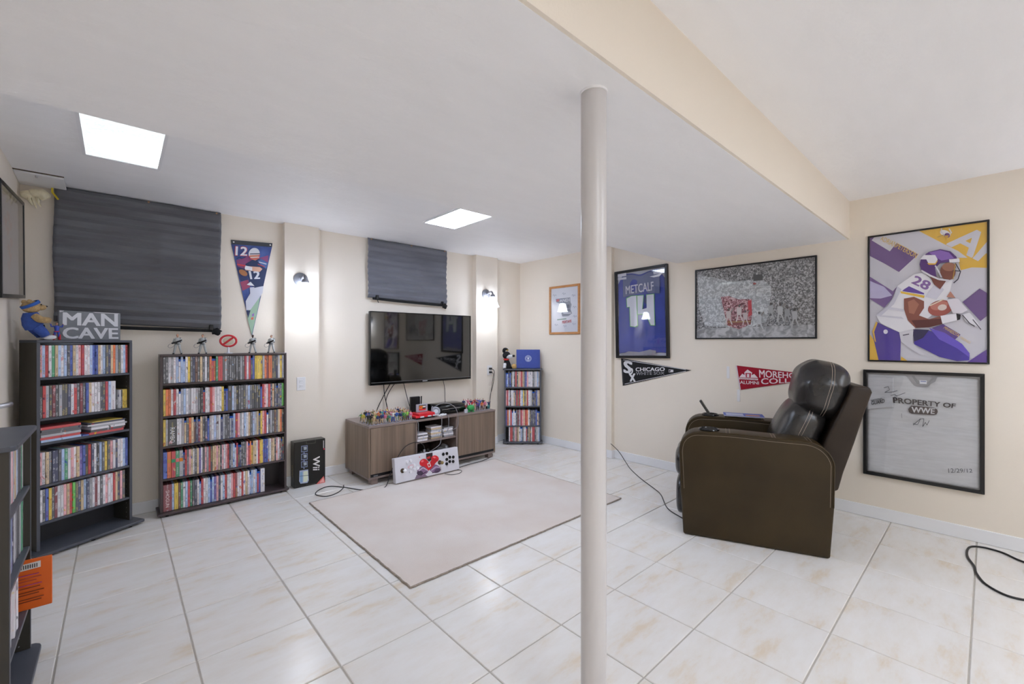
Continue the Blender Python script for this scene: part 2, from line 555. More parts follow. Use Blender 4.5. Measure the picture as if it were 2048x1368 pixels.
ceiling_light(2.0, 2.6, -1.9, -0.75, M_LADDED, 'added unseen ceiling light panel on the open side, nearer the right wall')  # this panel and the next are added behind the camera to light the near side
ceiling_light(0.2, 0.8, -1.9, -0.75, M_LADDED, 'added unseen ceiling light panel on the open side, nearer the left wall')

# sconces
M_PEWTER = mat('pewter_metal', '#85868d', 0.4, 0.15, var=.1, scale=30)
def shade_mat():
    m = bpy.data.materials.new('frosted_shade'); m.use_nodes = True
    b = m.node_tree.nodes['Principled BSDF']
    b.inputs['Base Color'].default_value = (.9, .9, .88, 1); b.inputs['Roughness'].default_value = .4
    b.inputs['Emission Color'].default_value = lin('#e0ebff'); b.inputs['Emission Strength'].default_value = SHADE_GLOW
    return m
M_SHADE = shade_mat()
M_BULB = mat('lit_bulb', '#ffffff', .3, emit=('#fff8ea', 6.0))
def sconce(loc, rz, label):
    e = empty('wall_sconce', loc, rz, label, 'lamp', 'wall sconces')
    Ry = Matrix.Rotation(R(90), 4, 'X')
    MB().lathe([(0, 0), (.060, 0), (.060, .008), (.052, .016), (.030, .020), (.022, .028), (0, .028)], 28, M=Ry).build('backplate', M_PEWTER, e, smooth=True)
    MB().tube(spline([(0, -.02, 0), (.0, -.06, .012), (.0, -.10, .022), (0, -.125, .005), (0, -.13, -.02)], 6), .011, 12).build('arm', M_PEWTER, e, smooth=True)
    Ms = Matrix.Translation((0, -.13, 0))
    MB().lathe([(0, -.008), (.022, -.012), (.03, -.03), (.03, -.045), (0, -.045)], 20, M=Ms).build('socket_cap', M_PEWTER, e, smooth=True)
    prof = [(.026, -.04), (.040, -.047), (.047, -.07), (.054, -.10), (.064, -.135), (.076, -.158)]
    prof += [(r - .004, z) for r, z in reversed(prof)]
    MB().lathe(prof, 28, M=Ms).build('shade', M_SHADE, e, smooth=True)
    MB().ball((0, -.13, -.085), (.022, .022, .03), 12, 8).build('bulb', M_BULB, e, smooth=True)
    ld = bpy.data.lights.new('sconce_bulb_light', 'POINT'); ld.energy = SCONCE_W; ld.color = (.95, .97, 1); ld.shadow_soft_size = .03
    lo = bpy.data.objects.new('sconce_bulb_light', ld); COL.objects.link(lo); lo.parent = e; lo.location = (0, -.13, -.125)
sconce((1.197, YT - .075, 1.80), 0, 'lit sconce left of the television on the wide wall pilaster')
sconce((3.29, YT - .075, 1.825), 0, 'lit sconce on the pilaster beside the corner tower')
sconce((XR, -.62, 1.72), R(-90), 'lit sconce on the right wall past the football poster')

# support pole
M_POLE = mat('glossy_offwhite_paint', '#cbc8c8', 0.3, var=.02, scale=6)
e = empty('support_pole', (1.068, .806, 0), 0, 'off-white round steel support pole from floor to soffit', 'pole')
MB().cyl((0, 0, 0.004), .0385, ZS - .005, 40).build('shaft', M_POLE, e, smooth=True)
MB().cyl((0, 0, ZS - .006), .042, .006, 32).build('top_plate', M_CEIL, e, smooth=True)
MB().box(-.065, .065, -.065, .065, 0, .006).build('foot_plate', M_POLE, e, bevel=.002)

# ceiling hatch in the far left corner
e = empty('access_hatch', (-.354, 4.03, ZC), 0, 'white access hatch slightly ajar in the corner of the ceiling', 'hatch')
Mt = Matrix.Rotation(R(-3), 4, 'X')
MB().box(-.104, .106, -.125, .12, -.022, -.010, M=Mt).build('hatch_panel', M_TRIM, e, bevel=.002)
MB().box(-.106, .108, -.135, -.127, -.004, 0).build('gap_strip', mat('dark_wood_gap', '#5d4a38', .8, var=.2), e)
MB().cyl((-.01, -.118, -.030), .006, .012, 12).build('latch', M_NICKEL, e, smooth=True)

# ------------------------------------------------------------------ bookcases
M_BLKWOOD = mat('black_ash_laminate', '#38383d', 0.42, var=.25, scale=6, stretch=(1, 1, .12))
M_BLKEDGE = mat('grey_black_edge', '#555861', 0.4, var=.1, scale=8)
M_BLKSIDE = mat('black_brown_side', '#413d36', 0.45, var=.2, scale=6, stretch=(1, 1, .1))
M_ESPRESSO = mat('espresso_laminate', '#4d4142', 0.32, var=.2, scale=5, stretch=(.15, 1, 1))
M_ESPRESSOD = mat('espresso_interior', '#2a2223', 0.4, var=.2, scale=5)

def bookcase(name, label, loc, rz, W, H, D, shelves, m_side, m_edge, m_in, top_over=0.0, base_over=.03, base_side=.0, th=.016, top_round=False, pegs=True):
    e = empty(name, (loc[0], loc[1], 0), rz, label, 'bookcase')
    for x0, x1 in ((0, th), (W - th, W)):
        p = MB().box(x0, x1, 0, D, .03, H - th).build('side_panel', m_side, e, bevel=.0015, seg=1)
        q = MB().box(x0 + .0005, x1 - .0005, -.0012, .0004, .031, H - th - .001).build('edge_band', m_edge, p)
    MB().box(th, W - th, D - .006, D - .001, .03, H - th).build('back_panel', m_in, e)
    def slab(nm, x0, x1, y0, y1, z0, z1, r):
        pts = [(x0, y1), (x0, y0 + r)] + [(x0 + r - r * math.cos(R(a)), y0 + r - r * math.sin(R(a))) for a in (30, 60)] + [(x0 + r, y0), (x1 - r, y0)] + [(x1 - r + r * math.sin(R(a)), y0 + r - r * math.cos(R(a))) for a in (30, 60)] + [(x1, y0 + r), (x1, y1)]
        o = MB().prism(pts, z0, z1, 'xy').build(nm, m_edge, e, bevel=.002, seg=1)
        return o
    if top_over:
        slab('top', -top_over, W + top_over, -top_over, D, H - th, H, .03)
    else:
        MB().box(0, W, -.0012, D, H - th, H).build('top', m_edge, e, bevel=.0015, seg=1)
    slab('base', -base_side, W + base_side, -base_over, D, .014, .030, .012 if not top_round else .035)
    for x in (.04, W / 2, W - .04):
        for y in (-base_over + .03, D - .03):
            MB().cyl((x, y, 0), .010, .0145, 12).build('foot', M_BLACK, e)
    for z in shelves:
        s = MB().box(th + .0005, W - th - .0005, .001, D - .007, z - .014, z).build('shelf', m_edge, e, bevel=.0012, seg=1)
    if pegs:
        for x in (th, W - th):
            p = MB()
            for z in [.05 + .032 * k for k in range(int((H - .1) / .032))]:
                sgn = 1 if x < W / 2 else -1
                p.cyl((x, .03, z), .0025, .001 * sgn, 8, axis='x')
            tag(p.build('peg_holes', M_GREYCABLE, e), kind='stuff')
    return e

BC2 = ((0.226, 3.968), 0.0, .826, 1.160, .172)
b2 = bookcase('wide_bookcase', 'wide dark brown media bookcase packed with five rows of cases', BC2[0], 0, BC2[2], BC2[3], BC2[4],
              [.951, .716, .500, .266], M_ESPRESSO, M_ESPRESSO, M_ESPRESSOD, 0, .028, .016)
A1 = math.atan2(.252, .43)
BC1 = ((-.346, 3.719), A1, .490, 1.262, .165)
b1 = bookcase('tall_bookcase', 'tall black media bookcase angled across the far left corner', BC1[0], A1, BC1[2], BC1[3], BC1[4],
              [1.040, .800, .656, .407, .190], M_BLKSIDE, M_BLKEDGE, M_BLKWOOD, 0, .075, .035)
A3 = R(-42.3)
e3 = (math.cos(A3), math.sin(A3)); n3 = (-e3[1], e3[0])
o3 = (3.476 + e3[0] * .022 + n3[0] * .012, 3.993 + e3[1] * .022 + n3[1] * .012)
BC3 = (o3, A3, .452, .921, .150)
b3 = bookcase('corner_tower', 'small black media tower standing across the far corner', BC3[0], A3, BC3[2], BC3[3], BC3[4],
              [.699, .467, .226], M_BLKWOOD, M_BLKEDGE, M_BLKWOOD, .018, .02, .018, pegs=False)
BC0 = ((-.256, 2.115), R(90), .470, .915, .165)
b0 = bookcase('near_tower', 'low black media tower cut off by the left edge, orange case sticking out', BC0[0], R(90), BC0[2], BC0[3], BC0[4],
              [.681, .439, .213], M_BLKSIDE, M_BLKEDGE, M_BLKWOOD, .018, .03, .022, top_round=True)

# --- media cases
PAL = dict(w='#dedbe0', g='#a7a7ad', d='#4a4a50', k='#17171a', r='#c02a2c', o='#e0702c', y='#e3c23c', b='#3c58b0', n='#2a3157', l='#a9bfe0', t='#2f8f62', e='#cdb48d', p='#e2a6ab', m='#7c1f2c', v='#6f5aa8', u='#6b4330', c='#63c24a')
NAMES = dict(w='white', g='grey', d='dark grey', k='black', r='red', o='orange', y='yellow', b='blue', n='navy', l='pale blue', t='green', e='tan', p='pink', m='maroon', v='purple', u='brown', c='lime green')

def case_mat(stuff=False):
    m = bpy.data.materials.new('printed_case_spine'); m.use_nodes = True
    nt = m.node_tree; N = nt.nodes; L = nt.links
    b = N['Principled BSDF']; b.inputs['Roughness'].default_value = .25
    oi = N.new('ShaderNodeObjectInfo'); tc = N.new('ShaderNodeTexCoord')
    at = N.new('ShaderNodeAttribute'); at.attribute_name = 'accent'
    at2 = N.new('ShaderNodeAttribute'); at2.attribute_name = 'ink'
    src_obj = tc.outputs['Object']; src_rand = oi.outputs['Random']; src_col = oi.outputs['Color']
    if stuff:      # joined cases carry the same values as attributes of their faces
        a3 = N.new('ShaderNodeAttribute'); a3.attribute_name = 'own'; src_obj = a3.outputs['Vector']
        a4 = N.new('ShaderNodeAttribute'); a4.attribute_name = 'rand'; src_rand = a4.outputs['Fac']
        a5 = N.new('ShaderNodeAttribute'); a5.attribute_name = 'base'; src_col = a5.outputs['Color']
    else:
        at.attribute_type = at2.attribute_type = 'OBJECT'
    def off(k):
        cb = N.new('ShaderNodeCombineXYZ'); ml = N.new('ShaderNodeMath'); ml.operation = 'MULTIPLY'; ml.inputs[1].default_value = k
        L.new(src_rand, ml.inputs[0]); L.new(ml.outputs[0], cb.inputs[2]); L.new(ml.outputs[0], cb.inputs[0])
        a = N.new('ShaderNodeVectorMath'); a.operation = 'ADD'
        L.new(src_obj, a.inputs[0]); L.new(cb.outputs[0], a.inputs[1])
        return a
    def noise(vec, scale3, thr, width=.02):
        mp = N.new('ShaderNodeMapping'); mp.inputs['Scale'].default_value = scale3
        L.new(vec.outputs[0], mp.inputs[0])
        n = N.new('ShaderNodeTexNoise'); n.inputs['Scale'].default_value = 1; n.inputs['Detail'].default_value = 1
        L.new(mp.outputs[0], n.inputs['Vector'])
        r = N.new('ShaderNodeMapRange'); r.inputs['From Min'].default_value = thr; r.inputs['From Max'].default_value = thr + width
        L.new(n.outputs[0], r.inputs['Value'])
        return r
    blocks = noise(off(50), (40, 1, 24), .66, .04)       # coloured blocks of artwork
    letters = noise(off(91), (420, 1, 460), .55)    # lettering
    zone = noise(off(23), (1, 1, 22), .50)          # where the title runs
    sx = N.new('ShaderNodeSeparateXYZ'); L.new(src_obj, sx.inputs[0])
    ab = N.new('ShaderNodeMath'); ab.operation = 'ABSOLUTE'; L.new(sx.outputs[0], ab.inputs[0])
    lt = N.new('ShaderNodeMath'); lt.operation = 'LESS_THAN'; lt.inputs[1].default_value = .0042; L.new(ab.outputs[0], lt.inputs[0])
    m1 = N.new('ShaderNodeMath'); m1.operation = 'MULTIPLY'; L.new(letters.outputs[0], m1.inputs[0]); L.new(lt.outputs[0], m1.inputs[1])
    m2 = N.new('ShaderNodeMath'); m2.operation = 'MULTIPLY'; L.new(m1.outputs[0], m2.inputs[0]); L.new(zone.outputs[0], m2.inputs[1])
    c1 = N.new('ShaderNodeMix'); c1.data_type = 'RGBA'
    L.new(blocks.outputs[0], c1.inputs[0]); L.new(src_col, c1.inputs[6]); L.new(at.outputs['Color'], c1.inputs[7])
    c2 = N.new('ShaderNodeMix'); c2.data_type = 'RGBA'
    L.new(m2.outputs[0], c2.inputs[0]); L.new(c1.outputs[2], c2.inputs[6]); L.new(at2.outputs['Color'], c2.inputs[7])
    L.new(c2.outputs[2], b.inputs['Base Color'])
    return m
M_CASE = case_mat()
M_CASEBLK = mat('case_shell', '#2a2a2e', .35, var=.05)
M_CASEBLUE = mat('blue_case_plastic', '#1d54b8', .2, var=.05)

def case_mesh(th, d, h, blu):
    mb = MB()
    w = th / 2 - .0004
    if blu:
        mb.box(-w, w, .0006, d, 0, h - .001, M_CASEBLUE)
        mb.box(-w + .0004, w - .0004, 0, d - .002, .004, h - .016, M_CASE)
    else:
        mb.rbox(-w, w, 0, d, 0, h, .0012, M_CASE)
    return mb.mesh('case')
CASES = {}
def get_case(th, blu, h=None):
    th = round(th, 4)
    key = (th, blu, h)
    if key not in CASES:
        CASES[key] = case_mesh(th, .134, h or (.172 if blu else .190), blu)
    return CASES[key]

def color_obj(o, code, rg=rnd):
    c = lin(PAL[code]); c = tuple(.86 * x + .14 * .62 for x in c[:3]) + (1,); j = 1.04 + .24 * rg.random()
    o.color = tuple(min(1, x * j) for x in c[:3]) + (1,)
    lum = sum(c[:3]) / 3
    acc = rg.choice(['w', 'd', 'r', 'b', 'y', 'e', 'g', 'k', 'l', 'p', 'o', 'n'])
    o['accent'] = [.75 * x + .25 * y for x, y in zip(lin(PAL[acc]), o.color)]
    o['ink'] = list(lin(rg.choice(['#1a1a1e', '#8b1f22', '#243a7a', '#303034'])) if lum > .25 else lin(rg.choice(['#f0f0f2', '#e8d27a', '#e9e9ee', '#d8d8dd'])))

def place(bc, x, y, z):
    (ox, oy), a = bc[0], bc[1]
    return (ox + x * math.cos(a) - y * math.sin(a), oy + x * math.sin(a) + y * math.cos(a), z)

def parse(s):
    out, i = [], 0
    s = s.replace(' ', '')
    while i < len(s):
        c = s[i]; i += 1
        k = ''
        while i < len(s) and (s[i].isdigit() or s[i] == '.'):
            k += s[i]; i += 1
        out.append((c, float(k) if k else 1.0))
    return out

def fill_row(bc, z, s, where, group, x0=.0175, x1=None, depth=.012, lean_last=0, hset=None):
    """lower case letters: DVD cases; capitals: shorter blue-topped cases; digit: thickness"""
    W = bc[2]
    x1 = x1 if x1 is not None else W - .0175
    items = parse(s)
    tot = sum((.0125 if c.isupper() else .0145) * k for c, k in items)
    k0 = (x1 - x0) / tot
    x = x0
    for n, (c, k) in enumerate(items, 1):
        blu = c.isupper()
        th = (.0125 if blu else .0145) * k * k0
        o = inst('bluray_case' if blu else ('box_set' if k > 1.6 else 'dvd_case'), get_case(th, blu), None,
                 place(bc, x + th / 2, depth + rnd.uniform(-.003, .005), z + .0004), (0, 0, bc[1] + rnd.uniform(-.012, .012) * 0))
        color_obj(o, c.lower())
        kindw = 'blue-topped disc case' if blu else ('thick box set' if k > 1.6 else 'disc case')
        tag(o, '%s %s, %s from left, %s' % (NAMES[c.lower()], kindw, ordinal(n), where), 'box set' if k > 1.6 else 'disc case', group)
        if k > 1.6: ROWBOX.append((o, th, where, n))
        elif not blu: DVDS.append((th / ((o.location - cam.location).length ** 2), o))
        elif bc is BC3: DVDS.append((0, o))
        x += th
ROWBOX, DVDS = [], []
WB, TB, CT, NT = 'wide brown bookcase', 'tall black bookcase', 'corner tower', 'near tower'
g = 'disc cases in the wide bookcase'
fill_row(BC2, .951, 'd d w g w l Wl Lw y d n u d e d w d o R O t r2 d g d d d d d k g d r w r N b y y1.8 y g o m o1.8 d d n w y g', 'top shelf of ' + WB, g)
fill_row(BC2, .716, 'y o o w r w W g l w g w w g d k R w w r p w w w y N B k1.8 l g k d d1.3 d g l d d k d k B r p w r n e d N d n c', 'second shelf of ' + WB, g)
fill_row(BC2, .500, 'y g k3.3 w w g E d o e U n M e d n B g w l g w N g d d G N l r p g w l w e d l g e D y p r W n g d u d e o d', 'third shelf of ' + WB, g)
fill_row(BC2, .266, 'b1.9 o2 r2 t1.8 g1.8 N r d p e w d e v w d p g r d e e p e d p w p r n g l W r K N d d d p R o Y e e w r y y b b b g w e e d p w u N d', 'fourth shelf of ' + WB, g)
fill_row(BC2, .031, 'm3.6 l y1.7 u t w l r t d n w L r w w l B l v p n w l r w w p r m w w r w e w L l w l R B w2.2', 'bottom shelf of ' + WB, g, x1=.665)
g = 'disc cases in the tall bookcase'
fill_row(BC1, 1.040, 'p l r w t e l w l d b e w p r w w l b b e w l d n e o g d w l r', 'top shelf of ' + TB, g)
fill_row(BC1, .800, 'k r g d m d g d d n w r d m d b e w w w d d r l w1.9', 'second shelf of ' + TB, g, x1=.402)
fill_row(BC1, .407, 'p w e d n n d l t w p w e v b k r n w k l d y d p w n w w l b', 'fourth shelf of ' + TB, g)
fill_row(BC1, .190, 'w d b y d m w w p e r c d n e l n g w m w d w p w w r e n p d', 'fifth shelf of ' + TB, g, x1=.455)
g = 'disc cases in the corner tower'
fill_row(BC3, .699, 'B L n B d w d r d e p r e n b p w w w d g w l g', 'top shelf of ' + CT, g)
fill_row(BC3, .467, 'p r w d w w e n r d r w l y d e r w w g K N n b g e', 'second shelf of ' + CT, g)
fill_row(BC3, .226, 'v o w r L w W d m g r p e r o w d n d n b E N', 'third shelf of ' + CT, g)
fill_row(BC3, .031, 'w r r d g p u e w W L d w w R k e d w r r d g w l', 'bottom shelf of ' + CT, g, x0=.055)
g = 'disc cases in the near tower'
fill_row(BC0, .681, 'w p w g l p w d w p g w e w d l g d w t w d', 'top shelf of ' + NT, g, depth=.018)
fill_row(BC0, .439, 'r w e w w l v w n w g w d w g t d', 'second shelf of ' + NT, g, x0=.06, depth=.018)
fill_row(BC0, .213, 'r w1.3 w e p w w g w1.4 w', 'third shelf of ' + NT, g, x0=.06, x1=.26, depth=.012)

# the 300 cases that show largest stay single; the rest are joined into one object
def join_cases(objs, name, label, cat):
    M2 = case_mat(True)
    V, F, MI, own, rv, base, acc, ink = [], [], [], [], [], [], [], []
    for o in objs:
        me = o.data; k = len(V)
        mw = Matrix.Translation(o.location) @ Matrix.Rotation(o.rotation_euler.z, 4, 'Z')
        r_ = rnd.random()
        for v in me.vertices:
            V.append(tuple(mw @ v.co)); own.append(tuple(v.co)); rv.append(r_)
            base.append(tuple(o.color)); acc.append(tuple(o['accent'])); ink.append(tuple(o['ink']))
        for p in me.polygons:
            F.append([k + i for i in p.vertices]); MI.append(1 if me.materials[p.material_index] is M_CASEBLUE else 0)
    me = bpy.data.meshes.new(name); me.from_pydata(V, [], F)
    me.materials.append(M2); me.materials.append(M_CASEBLUE)
    me.polygons.foreach_set('material_index', MI)
    for nm, ty, data, key in (('own', 'FLOAT_VECTOR', own, 'vector'), ('rand', 'FLOAT', rv, 'value'), ('base', 'FLOAT_COLOR', base, 'color'), ('accent', 'FLOAT_COLOR', acc, 'color'), ('ink', 'FLOAT_COLOR', ink, 'color')):
        at = me.attributes.new(nm, ty, 'POINT')
        at.data.foreach_set(key, np.array(data, dtype=np.float32).ravel())
    for o in objs: bpy.data.objects.remove(o)
    me.update()
    o = inst(name, me)
    return tag(o, label, cat, kind='stuff')
DVDS.sort(key=lambda t: -t[0])
join_cases([o for _, o in DVDS[300:]], 'disc_cases', 'many small upright disc cases filling the corner tower and gaps of the wide bookcase', 'disc cases')

# lettering on the thick box sets
def spine_text(o, th, word, z0, z1, frac, colr):
    a = Art(1, 1)
    v, f = text2d(word, .01)
    w = th * frac
    a.mb.add([(-w / 2 + b * w, -.0008, z1 - t * (z1 - z0)) for t, b in v], f, print_mat(colr))
    a.mb.build('spine_title', None, o)
for o, th, where, n in ROWBOX:
    if where.startswith('third') and 'wide' in where: spine_text(o, th, 'RAMBO', .02, .13, .55, '#e8e8ea')
    if where.startswith('bottom') and n == 1: spine_text(o, th, 'SHOGUN', .03, .15, .4, '#f0dfe0')
    if where.startswith('fourth') and 'wide' in where:
        MB().box(-th / 2 + .0006, th / 2 - .0006, -.0006, 0, .11, .135).build('title_band', print_mat(['#e08a2c', '#5a5fae', '#d9a24a', '#3f9a6b', '#e07a80'][n % 5]), o)

# more things in the tall bookcase: discs beside row two, stacks in row three, a folded bag on row one
def flat_case(bc, x, y, z, w, d, h, code, label, name='flat_case', cat='disc case', group=None, rot=0.0):
    o = MB().rbox(-w / 2, w / 2, -d / 2, d / 2, 0, h, min(.0012, h / 4), M_CASE).build(name, None)
    o.location = place(bc, x, y + d / 2, z)
    o.rotation_euler = (0, 0, bc[1] + rot)
    color_obj(o, code)
    return tag(o, label, cat, group)
xx = .408
for n, c in enumerate('d g w p y y y y', 1) if False else enumerate('dgwdyyy', 1):
    o = inst('slim_case', get_case(.0092, False, .128), None, place(BC1, xx + .0046, .02, .8004), (0, 0, A1))
    color_obj(o, c)
    tag(o, '%s slim case, %s right of the thick white set, tall black bookcase' % (NAMES[c], ordinal(n)), 'disc case', 'slim cases in the tall bookcase')
    xx += .0092
for n, c in enumerate(['l', 'r', 'g', 'd', 'd', 'r'], 1):
    flat_case(BC1, .118 + rnd.uniform(-.004, .004), .008, .6565 + (n - 1) * .0148, .190, .134, .0145, c, '%s game case, %s from bottom in left stack, third shelf of %s' % (NAMES[c], ordinal(n), TB), 'game_case', 'game case', 'game cases lying in the left stack')
zz = .6565
for n, (c, h, w, nm) in enumerate([('r', .0145, .19, 'game case'), ('d', .0145, .188, 'game case'), ('w', .0145, .19, 'game case'), ('g', .010, .20, 'paper sleeve'), ('w', .010, .205, 'paper sleeve'), ('d', .006, .19, 'slim case'), ('n', .005, .21, 'paper sleeve'), ('y', .004, .17, 'paper sleeve')], 1):
    flat_case(BC1, .352 + rnd.uniform(-.015, .012), .004, zz, w, .134, h, c, '%s %s, %s from bottom in right stack, third shelf of %s' % (NAMES[c], nm, ordinal(n), TB), nm.replace(' ', '_'), nm, 'flat things lying in the right stack')
    zz += h + .0003
flat_case(BC1, .237, .006, .6562, .035, .06, .008, 'b', 'small blue packet between the two stacks in the tall black bookcase', 'packet', 'packet')
def bagfn(p):
    return Vector((p.x, p.y, p.z * (1 + .25 * math.sin(p.x * 60) * math.cos(p.y * 40))))
o = MB().ball((0, 0, 0), (.14, .055, .007), 30, 10, fn=bagfn, e=.8).build('plastic_bag', mat('grey_plastic_film', '#aeb3bd', .3, var=.15, scale=20), smooth=True, weld=True)
o.location = place(BC1, .165, .070, 1.2395); o.rotation_euler = (0, 0, A1)
tag(o, 'folded grey plastic bag lying on the top row of the tall black bookcase', 'bag')
# orange case sticking out of the near tower
e = empty('orange_case', place(BC0, .405, -.058, .4395 - .2254), R(90), 'bright orange case with barcode leaning out of the near tower', 'disc case')
M_ORANGE = mat('orange_print', '#e8691c', .35, var=.06, scale=12)
e.location = place(BC0, .395, 0.055, .2135)
e.rotation_euler = (0, 0, R(90))
MB().rbox(-.007, .007, -.12, .014, 0, .190, .0012, M_ORANGE).build('cover', None, e)
a = Art(.13, .19)
a.poly([(.15, .80), (.78, .82), (.78, .95), (.15, .93)], '#e9e6e2')
for k in range(12): a.poly([(.2 + .045 * k, .84), (.2 + .045 * k + .02, .84), (.2 + .045 * k + .02, .92), (.2 + .045 * k, .92)], '#2b2b2b')
for r_, (z, w, cc) in enumerate([(.70, .5, '#a83d7a'), (.64, .6, '#b34a3a'), (.58, .4, '#b34a3a'), (.50, .62, '#a83d7a'), (.44, .55, '#8c3a1c'), (.36, .7, '#7a3312'), (.31, .5, '#7a3312'), (.22, .7, '#7a3312'), (.17, .6, '#7a3312')]):
    a.poly([(.5 - w / 2, z), (.5 + w / 2, z), (.5 + w / 2, z + .018), (.5 - w / 2, z + .018)], cc)
p = a.build('back_print', e, (-.0072, .012, 0), (0, 0, R(-90)))

# ------------------------------------------------------------------ things on top of the bookcases
def person_fig(mb, h, skin, shirt, pants, shoe, hair, pose='stand', legs=.10, n=8, seed=0):
    """toy figure of height h standing at the origin facing local -y, limbs as tapered tubes"""
    s = h
    for sx in (-1, 1):
        hip = (sx * .055 * s, 0, .50 * s); kn = (sx * (.055 + legs * .5) * s, -.01 * s, .27 * s); an = (sx * (.055 + legs) * s, .005 * s, .05 * s)
        mb.tube([hip, kn, an], [.062 * s, .050 * s, .040 * s], n, pants)
        mb.tube([an, (an[0] * 1.05, -.02 * s, .022 * s), (an[0] * 1.15, -.075 * s, .02 * s)], [.040 * s, .038 * s, .022 * s], n, shoe)
    mb.tube([(0, 0, .47 * s), (0, 0, .56 * s), (0, -.005 * s, .70 * s), (0, 0, .79 * s), (0, 0, .83 * s)], [.085 * s, .088 * s, .112 * s, .105 * s, .045 * s], n + 2, shirt)
    mb.tube([(0, 0, .82 * s), (0, 0, .88 * s)], [.036 * s, .034 * s], n, skin)
    mb.ball((0, -.005 * s, .925 * s), (.052 * s, .06 * s, .07 * s), n + 2, 7, skin)
    mb.ball((0, .010 * s, .945 * s), (.056 * s, .06 * s, .062 * s), n + 2, 6, hair)
    if pose == 'aim':
        arms = [((-.115, 0, .77), (-.175, .01, .62), (-.06, -.13, .58)), ((.115, 0, .77), (.18, -.05, .64), (.13, -.17, .66))]
    elif pose == 'up':
        arms = [((-.115, 0, .78), (-.21, 0, .76), (-.25, -.01, .93)), ((.115, 0, .78), (.21, 0, .74), (.25, -.01, .90))]
    elif pose == 'wide':
        arms = [((-.115, 0, .77), (-.22, 0, .65), (-.27, -.06, .56)), ((.115, 0, .77), (.20, -.02, .66), (.17, -.10, .76))]
    else:
        arms = [((-.115, 0, .77), (-.165, .01, .61), (-.155, -.05, .47)), ((.115, 0, .77), (.165, .01, .61), (.155, -.05, .47))]
    for a_, b_, c_ in arms:
        q = lambda t: tuple(k * s for k in t)
        mb.tube([q(a_), q(b_), q(c_)], [.046 * s, .038 * s, .030 * s], n, shirt)
        mb.ball(q(c_), .034 * s, n, 5, skin if pose != 'aim' else MATS['black_plastic'])

M_SUIT = mat('grey_jumpsuit_plastic', '#b9bdbe', .5, var=.08, scale=60)
M_SKIN = mat('toy_skin', '#c99a80', .5, var=.03)
M_SKIND = mat('toy_dark_skin', '#4a3228', .5, var=.03)
M_HAIRB = mat('toy_brown_hair', '#3a2a20', .6, var=.1)
TOP2 = BC2[3] + .0005
for n, (px, rz, sk, shoe, lab) in enumerate([(.330, 12, M_SKIN, M_BLACK, 'grey jumpsuit action figure, leftmost of four on the wide bookcase'),
                                  (.482, 6, M_SKIN, M_BLACK, 'grey jumpsuit action figure just left of the red ring sign'),
                                  (.816, -2, M_SKIND, M_BLACK, 'grey jumpsuit action figure just right of the red ring sign'),
                                  (.952, -8, M_SKIN, M_BLACK, 'grey jumpsuit action figure, rightmost of four on the wide bookcase')]):
    e = empty('action_figure', (px, 4.03, TOP2), R(-30 + rz), lab, 'figurine', 'grey action figures on the wide bookcase')
    mb = MB(); person_fig(mb, .148, sk, M_SUIT, M_SUIT, shoe, M_HAIRB if n else M_SKIN, 'aim')
    mb.build('figure', None, e, smooth=True, ang=80)
    g_ = MB().tube([(-.030, -.012, .080), (.000, -.026, .088), (.030, -.032, .102), (.034, -.033, .106)], [.006, .007, .005, .003], 8)
    g_.box(-.014, .006, -.034, -.022, .078, .092)
    g_.build('hand_tool', M_BLACK, e)
    MB().tube(spline([(-.028, -.012, .080), (-.048, -.01, .070), (-.056, 0, .055), (-.045, .01, .046), (-.028, .015, .058), (-.018, .018, .080)], 5), .0012, 6).build('hose', M_GREYCABLE, e)
    MB().rbox(-.016, .016, .012, .030, .085, .122, .003).build('backpack', mat('toy_dark_grey', '#2f3134', .5), e)
    MB().box(-.015, .015, -.016, .014, .0725, .077).build('belt', mat('toy_dark_grey', '#2f3134', .5), e)

# red ring sign on a stand
M_REDPL = mat('red_plastic', '#d8333c', .35, var=.05)
M_CREAMPL = mat('cream_plastic', '#dcd6c0', .5, var=.06, scale=30)
e = empty('ring_sign', (.648, 4.03, TOP2), R(-20), 'red ring with diagonal bar on a white stand between the figures', 'ornament')
Mr = Matrix.Translation((0, 0, .098))
mb = MB()
ring = [(.054 * math.cos(2 * math.pi * k / 36), 0, .043 * math.sin(2 * math.pi * k / 36)) for k in range(37)]
mb.tube(ring, .0075, 8, cap=False, M=Mr)
mb.build('ring', M_REDPL, e, smooth=True)
MB().tube([(-.036, -.004, -.030), (.036, -.004, .030)], .0078, 8, M=Mr).build('bar', M_REDPL, e, smooth=True)
MB().ball((0, .003, .098), (.036, .006, .032), 18, 8).build('cream_plate', M_CREAMPL, e, smooth=True)
mb = MB().tube([(0, 0, .004), (0, 0, .03), (0, 0, .052)], [.010, .007, .006], 12)
mb.lathe([(0, .0), (.03, 0), (.028, .005), (0, .007)], 20)
mb.build('stand', mat('clear_white_plastic', '#dfe1ea', .25, var=.02), e, smooth=True)

